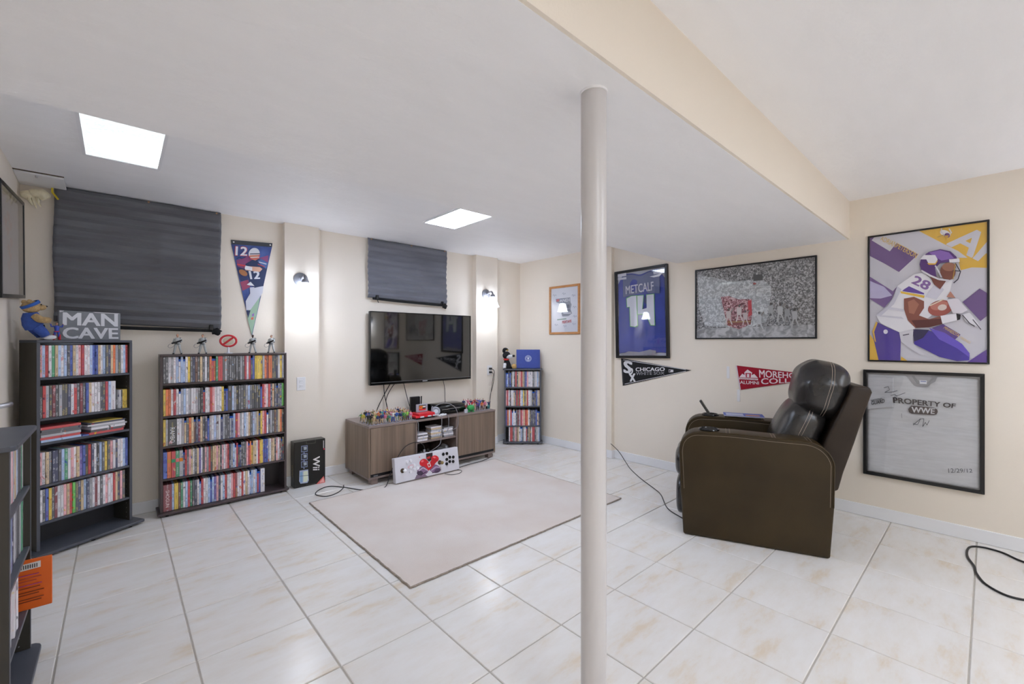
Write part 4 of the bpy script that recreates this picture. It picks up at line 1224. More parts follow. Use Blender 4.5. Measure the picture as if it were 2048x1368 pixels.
a.poly([(365, 698), (380, 765), (285, 787)], '#e0706c').poly([(360, 716), (370, 758), (318, 768)], '#f0b0a8')
a.poly([(350, 340), (374, 338), (374, 425), (354, 428)], '#2a2a28').line([(362, 345), (362, 420)], 7, '#d8d2d0').ell(367, 430, 8, 8, '#d0304c')
a.line([(178, 350), (178, 385), (275, 372), (275, 335)], 2.5, '#6a695f').line([(178, 822), (178, 795), (272, 778), (272, 805)], 2.5, '#6a695f')
a.build('carton_print', e, (0, -.0004, 0))
a = Art(BD, BH)
a.text('Wii', [(.62, .22), (.62, .48), (.36, .48), (.36, .22)], '#a89f6a', .01).poly([(.6, .7), (.63, .7), (.63, .9), (.6, .9)], '#8d8a78')
a.build('side_print', e, (-.0004, BD, 0), (0, 0, R(-90)))

# ------------------------------------------------------------------ rug
M_RUG = mat('taupe_carpet', '#e2dad4', .95, var=.1, scale=2.2, bump=.5, bscale=420, col2='#dacdc4')
M_RUGE = mat('taupe_binding', '#a3968a', .95, var=.3, scale=60)
RX0, RX1, RY0, RY1 = 1.100, 2.968, 1.972, 3.535
e = empty('area_rug', (RX0, RY0, 0.0004), 0, 'plain pale taupe area rug lying in front of the television stand', 'rug')
w, h = RX1 - RX0, RY1 - RY0
nx, ny = 60, 50
v, f = [], []
rr = random.Random(3)
for j in range(ny + 1):
    for i in range(nx + 1):
        edge = i in (0, nx) or j in (0, ny)
        v.append((w * i / nx + (rr.uniform(-.003, .003) if edge else 0), h * j / ny + (rr.uniform(-.003, .003) if edge else 0), .0115 if not edge else .008))
for j in range(ny):
    for i in range(nx):
        a_ = j * (nx + 1) + i
        f.append((a_, a_ + 1, a_ + nx + 2, a_ + nx + 1))
MB().add(v, f).box(.004, w - .004, .004, h - .004, 0, .007).build('pile', M_RUG, e)
b = MB()
loop = [(0, 0), (w, 0), (w, h), (0, h), (0, 0)]
for (x0, y0), (x1, y1) in zip(loop, loop[1:]):
    n = 70
    b.tube([(x0 + (x1 - x0) * k / n + rr.uniform(-.002, .002), y0 + (y1 - y0) * k / n + rr.uniform(-.002, .002), .005) for k in range(n + 1)], .005, 6)
b.build('binding', M_RUGE, e)

# ------------------------------------------------------------------ outlets and cords
def outlet(loc, label, plugs=0):
    e = empty('wall_outlet', loc, 0, label, 'outlet', 'wall outlets')
    MB().rbox(-.036, .036, -.006, 0, -.058, .058, .002, M_PLAST).build('cover_plate', None, e)
    for z in (.022, -.022):
        s = MB().rbox(-.017, .017, -.0075, -.005, z - .014, z + .014, .002, M_PLAST).build('receptacle', None, e)
        for x in (-.006, .006): MB().box(x - .001, x + .001, -.0078, -.0074, z - .002, z + .006).build('slot', M_BLACK, s)
    return e
outlet((1.20, YT - .075, .882), 'white double outlet with nothing plugged in, below the left sconce')
outlet((3.345, YT - .075, .906), 'white double outlet with two black plugs, near the corner tower')
for z, s in ((.928, 'upper'), (.884, 'lower')):
    o = MB().rbox(-.014, .014, -.032, -.0, -.011, .011, .003).build('power_plug', M_BLACK)
    o.location = (3.345, YT - .083, z); tag(o, '%s black plug in the outlet near the corner tower' % s, 'plug')
cord('hanging_cable', [(3.348, YT - .11, .925), (3.375, YT - .13, .90), (3.378, YT - .12, .80), (3.365, YT - .11, .70), (3.34, YT - .1, .60), (3.33, YT - .1, .45)], .0035, M_CABLE, 'black cord hanging from the upper plug near the corner tower')
cord('hanging_cable', [(3.348, YT - .11, .880), (3.365, YT - .125, .86), (3.37, YT - .10, .75), (3.35, YT - .092, .6), (3.32, YT - .095, .42)], .003, M_CABLE, 'black cord hanging from the lower plug near the corner tower')
TY = YT - .03
cord('tv_cable', [(2.00, TY, .83), (2.005, TY - .005, .72), (2.03, TY - .01, .60), (2.04, TY - .02, .525)], .004, M_CABLE, 'leftmost black cable hanging straight from the television', 'cable')
cord('tv_cable', [(2.07, TY - .01, .83), (2.0, TY - .014, .72), (1.93, TY - .02, .60), (1.90, TY - .03, .525)], .004, M_CABLE, 'black cable slanting left under the television, outer of the crossing pair', 'cable')
cord('tv_cable', [(2.115, TY - .02, .83), (2.05, TY - .026, .75), (2.01, TY - .03, .66), (2.03, TY - .034, .56), (2.05, TY - .04, .525)], .0035, M_CABLE, 'black cable slanting left then curling back below the television', 'cable')
cord('tv_cable', [(2.22, TY, .83), (2.25, TY - .005, .70), (2.29, TY - .01, .56), (2.30, TY - .02, .525)], .0035, M_CABLE, 'black cable hanging behind the router under the television', 'cable')
cord('tv_cable', [(2.71, TY, .83), (2.73, TY - .005, .72), (2.73, TY - .01, .60), (2.735, TY - .02, .525)], .003, M_CABLE, 'rightmost black cable hanging from the television behind the black console', 'cable')
cord('controller_cable', [(2.36, 3.63, .530), (2.352, 3.606, .51), (2.345, 3.60, .42), (2.34, 3.606, .32), (2.31, 3.59, .25), (2.12, 3.55, .20), (2.08, 3.54, .24)], .0028, M_GREYCABLE, 'grey cable dropping from the white controller past the middle pile', 'cable')
cord('controller_cable', [(2.42, 3.63, .530), (2.43, 3.604, .50), (2.425, 3.60, .40), (2.41, 3.606, .36)], .0028, M_GREYCABLE, 'grey cable hanging from the controller over the right pile', 'cable')
cord('headset_cable', [(2.30, 3.70, .60), (2.40, 3.64, .645), (2.50, 3.60, .60), (2.535, 3.592, .50), (2.53, 3.596, .40), (2.47, 3.61, .37)], .0028, M_GREYCABLE, 'dark grey cable arching over the black console into the shelf', 'cable')
cord('controller_cable', [(2.03, 3.63, TZ + .003), (2.07, 3.612, TZ + .003), (2.09, 3.604, .49), (2.092, 3.604, .42), (2.09, 3.612, .35)], .0028, M_GREYCABLE, 'grey cable running over the stand edge by the tiny figures', 'cable')
cord('arcade_cable', [(2.10, 3.50, .245), (2.09, 3.52, .30), (2.02, 3.54, .33), (1.92, 3.55, .30), (1.83, 3.54, .20), (1.75, 3.50, .09), (1.70, 3.47, .018), (1.62, 3.46, .0045), (1.52, 3.56, .0045), (1.45, 3.70, .0045), (1.36, 3.83, .0045), (1.26, 3.80, .0045), (1.20, 3.70, .0045), (1.25, 3.60, .0045), (1.34, 3.62, .0045), (1.42, 3.70, .0045), (1.46, 3.78, .0045)], .0035, M_CABLE, 'black cable looping on the tiles from the arcade board past the carton', 'cable')
cord('arcade_cable', [(2.27, 3.43, .017), (2.30, 3.36, .017), (2.38, 3.35, .017), (2.44, 3.40, .017), (2.43, 3.46, .017)], .0025, M_CABLE, 'short thin cable loop on the rug below the arcade board', 'cable')
cord('floor_cable', [(2.47, 3.50, .017), (2.62, 3.53, .017), (2.85, 3.58, .005), (3.04, 3.66, .005), (3.12, 3.80, .005), (3.15, 4.0, .02)], .003, M_CABLE, 'thin dark cord along the front of the stand to the right', 'cord')

# ------------------------------------------------------------------ framed pictures
M_FRAMEBLK = mat('black_frame', '#121214', .3, var=.1, scale=20)
M_FRAMEOAK = mat('oak_frame', '#c98d54', .45, var=.2, scale=20, stretch=(1, 1, 3))
def framed(name, label, loc, rz, W, H, fw, fd, m, back='#d8d8dc', tilt=0.0, cat='picture'):
    e = empty(name, loc, rz, label, cat)
    if tilt: e.rotation_euler = (0, R(tilt), rz)
    w = W / 2
    f = MB()
    def rail(p):   # mitred rail: outer a,b  inner c,d in (x,z)
        f.prism(p, -fd, -.001, 'xz')
    rails = [[(-w, 0), (w, 0), (w - fw, fw), (-w + fw, fw)], [(w, 0), (w, H), (w - fw, H - fw), (w - fw, fw)],
             [(w, H), (-w, H), (-w + fw, H - fw), (w - fw, H - fw)], [(-w, H), (-w, 0), (-w + fw, fw), (-w + fw, H - fw)]]
    for p in rails:
        MB().prism(p, -fd, -.001, 'xz').build('frame_rail', m, e, bevel=.0025, seg=2)
    MB().box(-w + fw * .5, w - fw * .5, -.005, -.002, fw * .5, H - fw * .5).build('backing', print_mat(back), e)
    MB().box(-w + fw * .8, w - fw * .8, -fd + .003, -fd + .0045, fw * .8, H - fw * .8).build('pane', glass_mat(), e)
    return e

def cloth_piece(nm, parent, m, x0, x1, top, bot, y0, amp, nx=40, nz=48, wave=None, halfw=None):
    v, f = [], []
    for j in range(nz + 1):
        t = j / nz
        for i in range(nx + 1):
            u = i / nx
            x = x0 + (x1 - x0) * u
            zb, zt = bot(u), top(u)
            z = zb + (zt - zb) * t
            d = wave(u, t) if wave else 0
            v.append((x, y0 - amp * (.5 + .5 * d), z))
    for j in range(nz):
        for i in range(nx):
            a_ = j * (nx + 1) + i
            f.append((a_, a_ + 1, a_ + nx + 2, a_ + nx + 1))
    o = MB().add(v, f).build(nm, m, parent, smooth=True, ang=80)
    md = o.modifiers.new('thickness', 'SOLIDIFY'); md.thickness = .0012
    return o

# jersey in deep black frame
e = framed('framed_jersey', 'framed navy football jersey, number 14, in a deep black frame', (XR, 2.386, 1.085), R(-90), .602, .922, .026, .035, M_FRAMEBLK, '#b9bdcc', tilt=-1.2)
M_JERSEY = mat('navy_jersey', '#3a4aa4', .7, var=.25, scale=6, bump=.15, bscale=300)
M_JERSEYG = mat('slate_jersey_yoke', '#646d92', .7, var=.12, scale=6)
def jw(u, t): return math.sin(7 * t + 5 * u) * .5 + math.sin(18 * t - 8 * u + 2 * math.sin(6 * u)) * .35 + math.sin(30 * u + 4 * t) * .15
jt = lambda u: .885 - .028 * math.exp(-((u - .5) / .13) ** 2) - (.10 * max(0, .13 - u) / .13) - (.10 * max(0, u - .87) / .13)
jb = lambda u: .045 + .012 * math.sin(u * 9)
cloth_piece('jersey', e, M_JERSEY, -.268, .268, jt, jb, -.006, .0175, wave=jw, nx=60, nz=80)
cloth_piece('yoke', e, M_JERSEYG, -.205, .215, lambda u: .872 - .03 * math.exp(-((u - .5) / .17) ** 2), lambda u: .665 - .05 * abs(u - .5), -.0195, .003, wave=jw)
a = Art(.602, .922, [(140, 262), (605, 208), (580, 1028), (132, 1000)])
a.poly([(165, 285), (240, 272), (240, 300), (165, 308)], '#cfd0dc').poly([(165, 318), (240, 310), (240, 330), (165, 334)], '#cfd0dc').poly([(478, 275), (545, 268), (545, 292), (480, 300)], '#c3c6d4').poly([(445, 318), (520, 300), (575, 262), (572, 280), (530, 318), (480, 326)], '#dfe2ea')
a.text('METCALF', [(232, 392), (475, 362), (475, 440), (232, 462)], '#c9cad6', .015)
def num14(d, c):
    a.poly([(238 - d, 500 - d), (280 - d, 482 - d), (322 + d, 480 - d), (322 + d, 735 + d), (300 + d, 746 + d), (262 - d, 738 + d), (262 - d, 572 + d), (240 - d, 574 + d)], c)
    a.poly([(330 - d, 482 - d), (384 + d, 480 - d), (368 + d, 600), (408, 592), (412 - d, 478 - d), (474 + d, 474 - d), (470 + d, 742 + d), (438 - d, 738 + d), (418 - d, 690), (418 - d, 640 + d), (328 - d, 640 + d)], c)
num14(5, '#5fae54'); num14(0, '#cdd0dc')
a.ell(398, 520, 12, 34, '#3a3f70')
a.poly([(162, 975), (200, 985), (330, 995), (470, 985), (472, 958), (420, 945), (330, 962), (240, 950)], '#8f8f9c')
a.build('lettering', e, (-.301, -.0245, 0))

# basketball photograph
def crowd_mat(name, c0, c1, c2, sc):
    m = bpy.data.materials.new(name); m.use_nodes = True
    nt = m.node_tree; N = nt.nodes; L = nt.links
    b = N['Principled BSDF']; b.inputs['Roughness'].default_value = .6
    tc = N.new('ShaderNodeTexCoord')
    n = N.new('ShaderNodeTexNoise'); n.inputs['Scale'].default_value = sc; n.inputs['Detail'].default_value = 3; n.inputs['Distortion'].default_value = 1.2
    L.new(tc.outputs['Object'], n.inputs['Vector'])
    r = N.new('ShaderNodeValToRGB'); e_ = r.color_ramp.elements
    e_[0].position = .40; e_[0].color = lin(c0); e_[1].position = .62; e_[1].color = lin(c2)
    x = e_.new(.5); x.color = lin(c1)
    L.new(n.outputs[0], r.inputs[0]); L.new(r.outputs[0], b.inputs['Base Color'])
    return m
M_CROWD = crowd_mat('photo_crowd_grey', '#565657', '#8a8a8c', '#c6c6c9', 58)
M_CROWDL = crowd_mat('photo_crowd_pale', '#a2a6aa', '#bcc0c4', '#dde1e3', 40)
M_CROWDR = crowd_mat('photo_crowd_red', '#5a2028', '#b0707a', '#e2c6ca', 60)
M_COURT = crowd_mat('photo_court', '#8f9093', '#adaeb2', '#c9cacd', 18)
e = framed('basketball_photo', 'wide black-framed grey basketball crowd photograph with a red patch', (XR, 1.361, 1.276), R(-90), .948, .640, .012, .018, M_FRAMEBLK, '#8a8a8c')
a = Art(.948, .640, [(808, 262), (1853, 124), (1850, 838), (820, 852)])
a.poly([(812, 262), (1853, 124), (1850, 838), (820, 852)], M_CROWD)
a.poly([(825, 300), (980, 330), (1130, 360), (1380, 330), (1460, 400), (1450, 520), (1420, 700), (1300, 740), (1060, 745), (900, 740), (850, 600)], M_CROWDL)
a.poly([(820, 765), (1040, 755), (1500, 735), (1850, 720), (1850, 838), (820, 852)], M_COURT)
a.poly([(1030, 490), (1100, 482), (1180, 510), (1290, 505), (1300, 630), (1288, 720), (1190, 765), (1090, 735), (1065, 640)], M_CROWDR)
a.poly([(1262, 520), (1292, 510), (1298, 640), (1268, 660)], '#c8303e').poly([(1085, 690), (1292, 684), (1286, 724), (1095, 735)], '#86403c').line([(1095, 705), (1290, 698)], 6, '#b59a58')
a.line([(1270, 405), (1455, 395), (1460, 475), (1390, 480)], 5, '#d6dadc').line([(1275, 405), (1280, 520)], 5, '#cfd3d6').ell(1318, 374, 14, 9, '#b0605c').poly([(1305, 300), (1385, 292), (1388, 345), (1308, 352)], '#4a4b4c')
for (x, y, s_, c) in ((1100, 640, .9, '#d0c4c4'), (1190, 610, .9, '#d8cccc'), (1243, 650, .8, '#cdbfc0'), (1360, 670, .95, '#c2c5c8'), (1460, 590, .9, '#a9abad'), (1540, 600, 1.0, '#b6b8ba'), (1600, 620, .9, '#9c9d9f'), (1665, 640, 1.0, '#b0b1b3')):
    a.ell(x, y - 48 * s_, 10 * s_, 12 * s_, '#5c5654').poly([(x - 26 * s_, y - 30 * s_), (x + 24 * s_, y - 34 * s_), (x + 20 * s_, y + 35 * s_), (x - 20 * s_, y + 40 * s_)], c)
    a.line([(x - 12 * s_, y + 36 * s_), (x - 26 * s_, y + 100 * s_)], 12 * s_, c).line([(x + 10 * s_, y + 34 * s_), (x + 34 * s_, y + 95 * s_)], 12 * s_, c).line([(x + 20 * s_, y - 24 * s_), (x + 44 * s_, y - 60 * s_)], 9 * s_, '#8f8884')
a.build('photo_print', e, (-.474, -.006, 0))

# football poster
e = framed('football_poster', 'black-framed purple and yellow football poster of a running player with ball', (XR, .290, 1.112), R(-90), .586, .892, .011, .018, M_FRAMEBLK, '#d9d9df')
a = Art(.586, .892, [(148, 212), (1122, 78), (1116, 1236), (148, 1222)])
PUR, YEL, WHT = '#6a4a8c', '#e6b93c', '#d2d1dc'
a.poly([(160, 222), (1105, 95), (1100, 1222), (160, 1210)], WHT)
a.poly([(160, 222), (205, 212), (178, 242), (325, 332), (380, 265), (553, 358), (398, 500), (280, 430), (160, 368)], PUR)
a.poly([(560, 168), (1105, 95), (1098, 466), (980, 462), (890, 485), (870, 385), (945, 385), (780, 285)], YEL)
a.poly([(780, 285), (870, 330), (945, 385), (880, 375)], WHT)
a.text('AP', [(940, 123), (1275, 300), (1120, 455), (785, 278)], WHT, .03)
a.text('ADRIAN', [(262, 208), (388, 262), (365, 302), (246, 240)], '#e2bf62').text('PETERSON', [(392, 268), (556, 352), (532, 390), (372, 300)], '#f0cc58')
a.ell(770, 188, 44, 24, '#e8e6ea', 20).line([(742, 148), (735, 175), (760, 195)], 9, '#d8d6dc').line([(800, 150), (820, 185), (790, 190)], 9, '#d8d6dc').ell(785, 205, 22, 20, '#6a3f86').poly([(765, 205), (800, 205), (775, 245)], '#d9a83a').line([(705, 220), (760, 200)], 5, '#b99a4c')
a.poly([(1040, 632), (1100, 668), (1098, 850), (1045, 892), (905, 740)], PUR).poly([(160, 535), (350, 655), (390, 610), (340, 720), (280, 790), (165, 718)], '#7d5f9c').poly([(160, 570), (280, 620), (345, 690), (250, 715), (165, 712)], '#c3bde0')
a.poly([(750, 918), (888, 1000), (840, 1045), (660, 950)], '#5b3a94').text('MINNESOTA', [(768, 935), (884, 1000), (868, 1022), (752, 952)], '#f0cc58').text('VIKINGS', [(890, 1012), (970, 1058), (958, 1075), (880, 1030)], '#e8c88a')
a.poly([(1092, 1118), (1098, 1222), (940, 1220)], '#5d35a0').poly([(162, 1000), (215, 1075), (235, 1212), (162, 1212)], YEL).poly([(418, 1180), (465, 1214), (412, 1214)], YEL)
# trousers
a.poly([(215, 900), (300, 945), (415, 990), (412, 1120), (408, 1214), (235, 1212), (200, 1060), (182, 980)], '#4a2f9c').poly([(215, 900), (228, 912), (200, 985), (215, 1070), (205, 1060), (184, 980)], '#e0b545').ell(292, 982, 18, 18, '#e6e2ee')
a.poly([(510, 960), (640, 970), (760, 1010), (900, 1090), (960, 1165), (955, 1205), (860, 1212), (720, 1180), (600, 1120), (520, 1080)], '#4634a4').poly([(640, 950), (760, 985), (900, 1075), (960, 1150), (955, 1180), (860, 1110), (720, 1040)], '#6a55c8').poly([(510, 960), (640, 965), (590, 1030), (520, 1060)], '#241a50')
a.poly([(400, 980), (515, 965), (505, 1060), (545, 1110), (600, 1160), (575, 1170), (480, 1110), (415, 1060)], '#d2d0da').line([(430, 1010), (480, 1000)], 8, '#4c4a5c')
# jersey and arm
a.poly([(385, 615), (520, 520), (600, 505), (690, 590), (830, 560), (800, 680), (770, 760), (520, 960), (400, 985), (250, 915), (215, 850), (305, 780), (360, 700)], '#e8e7ee')
a.poly([(440, 640), (480, 615), (600, 670), (600, 682), (425, 655)], '#6a4fa2').poly([(410, 655), (605, 690), (600, 710), (415, 672)], '#e2b94a')
a.text('28', [(535, 528), (660, 585), (620, 648), (500, 590)], '#8a6aa4', .03)
a.poly([(250, 850), (420, 862), (440, 880), (240, 860)], '#cdccd8').poly([(300, 780), (440, 800), (440, 820), (290, 800)], '#cfcedb').poly([(690, 590), (760, 640), (700, 720), (610, 700)], '#cfcedc').poly([(385, 615), (420, 640), (360, 760), (250, 860), (215, 850), (305, 780), (360, 700)], '#c6c5d4')
a.poly([(440, 715), (520, 700), (600, 735), (600, 790), (560, 850), (640, 880), (745, 850), (752, 910), (640, 945), (530, 950), (470, 890), (440, 800)], '#8a5448').poly([(470, 740), (520, 720), (560, 760), (520, 840), (480, 830)], '#a8705e').poly([(500, 890), (740, 875), (750, 915), (640, 945), (540, 950)], '#5e3230')
a.ell(730, 790, 100, 62, '#a0564e', -12).ell(720, 770, 70, 34, '#bd7a6e', -14).line([(645, 772), (755, 720)], 8, '#e8dcc8').ell(745, 785, 36, 24, '#d8c8c2', -10)
a.poly([(730, 852), (860, 832), (866, 886), (745, 915)], '#e2e0e8').poly([(855, 832), (890, 842), (885, 880), (862, 888)], '#201c20').poly([(780, 720), (870, 712), (945, 805), (900, 830), (830, 832), (800, 770)], '#d9d4de').poly([(905, 840), (960, 825), (1020, 900), (1055, 960), (1010, 930), (930, 895)], '#dddce4').line([(905, 845), (960, 910), (1000, 935)], 7, '#34303c').line([(985, 880), (1050, 960)], 7, '#4a4652')
a.poly([(780, 700), (810, 655), (850, 710)], '#b58070')
# head and helmet
a.poly([(630, 500), (740, 560), (775, 575), (728, 640), (680, 600)], '#7c4a40').ell(790, 500, 62, 66, '#7a4a3e').ell(800, 460, 55, 34, '#9a6a58')
a.poly([(566, 440), (580, 385), (640, 340), (730, 318), (810, 335), (858, 378), (868, 405), (800, 420), (730, 430), (690, 470), (700, 540), (640, 520), (580, 490)], '#5a3a78').poly([(640, 345), (730, 325), (800, 345), (840, 390), (740, 410), (690, 380)], '#8a68b4').poly([(566, 400), (600, 365), (690, 365), (710, 400), (690, 435), (640, 440), (620, 400)], '#e2e0e8').poly([(625, 430), (690, 432), (708, 405), (710, 415), (692, 442), (640, 444)], '#e0ae3c')
a.poly([(800, 400), (882, 392), (884, 420), (805, 428)], '#dfdde4').line([(850, 430), (890, 500), (870, 560), (835, 590)], 8, '#3e3a48').line([(830, 490), (895, 495)], 7, '#3e3a48').line([(850, 432), (830, 560)], 7, '#b9944a').line([(580, 490), (650, 530), (720, 560), (800, 570)], 14, '#d9d6de').line([(690, 450), (720, 500), (740, 545)], 12, '#c9c6d0')
a.build('poster_print', e, (-.293, -.006, 0))

# signed shirt
e = framed('framed_shirt', 'black-framed grey T-shirt reading PROPERTY OF with signatures', (XR, .312, .308), R(-90), .590, .745, .020, .030, M_FRAMEBLK, '#b3b3b8', tilt=0)
M_TEE = mat('grey_heather', '#cfd0d4', .9, var=.1, scale=40, stretch=(.3, 1, 2), bump=.1, bscale=200)
M_TEED = mat('grey_heather_sleeve', '#c4c5ca', .9, var=.1, scale=40, stretch=(.3, 1, 2), bump=.1, bscale=200)
def tw(u, t): return math.sin(6 * t - 7 * u) * .5 + math.sin(16 * u + 9 * t) * .3 + math.sin(40 * t + 4 * u) * .2
cloth_piece('shirt', e, M_TEE, -.272, .272, lambda u: .715 - .075 * math.exp(-((u - .51) / .105) ** 4) - .05 * max(0, u - .85), lambda u: .022, -.007, .008, wave=tw)
cloth_piece('sleeve', e, M_TEED, -.272, -.130, lambda u: .690 + .01 * u, lambda u: .46 + .03 * u, -.0165, .004, 12, 20, wave=tw)
a = Art(.590, .745, [(113, 55), (836, 84), (822, 803), (105, 675)])
a.poly([(400, 95), (430, 140), (490, 155), (540, 130), (555, 98), (540, 96), (520, 122), (480, 138), (440, 124), (415, 94)], '#96979c').poly([(447, 120), (490, 122), (490, 144), (448, 142)], '#e4e6ee').line([(453, 127), (486, 129)], 4, '#3c5aa8')
a.text('PROPERTY OF', [(288, 222), (660, 262), (655, 288), (292, 255)], '#3b3438', .03)
pill = [(378 + 18, 272), (530, 285), (550, 296), (553, 310), (545, 325), (528, 329), (398, 320), (382, 310), (378, 292)]
a.poly(pill, '#4a3c3c').text('WWE', [(398, 280), (535, 290), (532, 322), (398, 312)], '#cfcfd3', .03)
a.text('NATIONAL', [(156, 236), (226, 222), (228, 232), (158, 247)], '#26262a').text('GUARD', [(158, 246), (238, 232), (238, 254), (160, 268)], '#1d1d20', .012)
a.line([(235, 165), (262, 158), (268, 178), (240, 192), (290, 190), (315, 182)], 3, '#4a4a50').line([(275, 212), (300, 205), (310, 214), (362, 195)], 3, '#55555c').line([(405, 388), (450, 350), (432, 385), (405, 380)], 3, '#55555c').line([(445, 352), (470, 350), (462, 398), (478, 372), (488, 388), (502, 360)], 3, '#4c4c52').line([(338, 318), (340, 345)], 2, '#7d7d84')
a.text('12/29/12', [(608, 645), (750, 648), (752, 670), (610, 672)], '#5c5c62')
a.build('lettering', e, (-.295, -.0215, 0))

# signed basketball print in oak frame
e = framed('oak_framed_print', 'small oak-framed signed print with black and red lettering by the corner', (XA, 3.390, 1.342), R(-90), .472, .580, .026, .018, M_FRAMEOAK, '#dfe1ea')
a = Art(.472, .580, [(1150, 925), (1745, 855), (1745, 1775), (1150, 1790)])
a.poly([(1185, 950), (1715, 895), (1715, 1740), (1185, 1750)], '#dde0ea')
a.poly([(1270, 1140), (1555, 1110), (1560, 1200), (1580, 1240), (1560, 1330), (1590, 1400), (1520, 1450), (1400, 1460), (1380, 1400), (1420, 1330), (1400, 1240), (1280, 1200)], '#8a90a0').poly([(1285, 1150), (1340, 1140), (1335, 1185), (1285, 1190)], '#d8777a').text('AND1', [(1350, 1150), (1545, 1128), (1545, 1180), (1350, 1200)], '#e3e6ee', .02)
a.poly([(1440, 1250), (1540, 1235), (1540, 1300), (1450, 1310)], '#5c6474').line([(1430, 1350), (1560, 1340)], 22, '#5c6474').line([(1420, 1400), (1570, 1395)], 16, '#dfe2ea')
a.line([(1300, 1520), (1480, 1500)], 20, '#7d9a90').text('MIXTAPE', [(1400, 1540), (1580, 1515), (1580, 1565), (1400, 1590)], '#cf6a72', .03)
for (x, y) in ((1215, 1080), (1400, 1050), (1590, 1080), (1610, 1290), (1250, 1620), (1420, 1640), (1600, 1600), (1620, 1460)):
    a.line([(x, y), (x + 25, y - 25), (x + 30, y + 15), (x + 60, y - 20), (x + 70, y + 5)], 6, '#9aa0b2')
a.build('print_sheet', e, (-.236, -.006, 0))

# crooked frame on the left wall
e = framed('signed_picture', 'crooked black-framed pale picture with orange scribbles on the left wall', (XL, 3.742, 1.500), R(90), .755, .600, .022, .030, M_FRAMEBLK, '#c9c8d4', tilt=-4.0, cat='picture')
a = Art(.755, .6)
a.poly([(.05, .06), (.95, .06), (.95, .94), (.05, .94)], '#c3c3d0')
for (x, y) in ((.40, .70), (.5, .76), (.46, .62), (.56, .68), (.48, .45), (.52, .38), (.45, .30), (.55, .52)):
    a.line([(x - .05, y), (x - .02, y + .05), (x, y - .04), (x + .03, y + .04), (x + .05, y - .01)], .012, '#d98a78')
a.build('drawing', e, (-.3775, -.006, 0))

# ------------------------------------------------------------------ pennants
M_FELTB = mat('black_felt', '#1d1d1f', .95, var=.15, scale=60)
# chicago pennant
e = empty('black_pennant', (XR, 2.641, .785), R(-90), 'black felt pennant with white lettering pointing right', 'pennant')
MB().prism([(0, .291), (.022, 0), (.768, .200)], -.006, -.003, 'xz').build('felt', M_FELTB, e)
# local mapping: photo px -> panel metres by the pennant's own three corners
def tri_map(px, world):
    A_ = np.array([[p[0], p[1], 1] for p in px], float); B_ = np.array(world, float)
    return np.linalg.solve(A_, B_)
class TriArt(Art):
    def __init__(s, px, world, eps=.0003):
        s.T = tri_map(px, world); s.eps, s.n, s.mb, s.W, s.H = eps, 1, MB(), 9, 9
    def P(s, x, y):
        q = np.array([x, y, 1.0]) @ s.T
        return (float(q[0]), float(q[1]))
    def put(s, pts, faces, col, clip=False):
        q = [s.P(*p) for p in pts]
        s.mb.add([(u, -s.n * s.eps, v) for u, v in q], faces, print_mat(col) if isinstance(col, str) else col); s.n += 1
        return s
a = TriArt([(178, 1008), (190, 1243), (778, 1118)], [(0, .291), (.022, 0), (.768, .200)])
a.line([(200, 1022), (735, 1112)], 4, '#d6d6da').line([(210, 1228), (735, 1124)], 4, '#d6d6da').poly([(178, 1012), (190, 1014), (202, 1236), (190, 1241)], '#2c2c2f')
a.text('S', [(210, 1030), (285, 1045), (265, 1135), (205, 1130)], '#d9d9dd', .04).text('o', [(245, 1100), (290, 1090), (290, 1140), (250, 1150)], '#d9d9dd', .04).text('x', [(255, 1145), (312, 1140), (312, 1205), (262, 1205)], '#d9d9dd', .04)
a.text('CHICAGO', [(318, 1090), (570, 1092), (568, 1120), (318, 1120)], '#dcdce0', .03).text('WHITE SOX', [(320, 1124), (568, 1126), (566, 1148), (320, 1154)], '#8d8d93', .02)
a.poly([(603, 1108), (640, 1112), (640, 1130), (603, 1132)], '#cfcfd3').poly([(606, 1112), (620, 1113), (614, 1129), (606, 1129)], '#2a2a2c')
a.build('lettering', e, (0, -.0062, 0))
# college pennant
e = empty('maroon_pennant', (XR, 1.475, .838), R(-90), 'maroon college pennant with white lettering, tip hidden behind the recliner', 'pennant')
M_FELTR = mat('maroon_felt', '#a3142c', .95, var=.12, scale=60)
MB().prism([(0, .208), (.033, 0), (.680, .150)], -.006, -.003, 'xz').build('felt', M_FELTR, e)
MB().prism([(-.006, .209), (.004, .208), (.037, .001), (.027, -.002)], -.007, -.003, 'xz').build('white_binding', mat('white_felt', '#d9c9d2', .9), e)
a = TriArt([(1165, 1070), (1198, 1280), (1860, 1140)], [(0, .208), (.033, 0), (.680, .150)])
a.text('MOREHOUSE', [(1350, 1102), (1730, 1130), (1730, 1158), (1352, 1166)], '#ead9de', .02).text('COLLEGE', [(1366, 1172), (1730, 1160), (1730, 1180), (1366, 1224)], '#ead9de', .015)
a.text('ALUMNI', [(1196, 1200), (1348, 1200), (1348, 1226), (1196, 1228)], '#ead9de', .015)
a.poly([(1190, 1172), (1215, 1140), (1235, 1150), (1232, 1128), (1258, 1102), (1296, 1128), (1290, 1150), (1312, 1138), (1342, 1172)], '#ead9de').poly([(1240, 1132), (1288, 1132), (1284, 1170), (1244, 1170)], '#b8324a').poly([(1254, 1140), (1272, 1140), (1272, 1168), (1254, 1168)], '#ead9de').line([(1190, 1182), (1342, 1184)], 12, '#ead9de').text('FOUNDED 1867', [(1198, 1179), (1334, 1181), (1334, 1188), (1198, 1188)], '#a3142c')
a.build('lettering', e, (0, -.0062, 0))
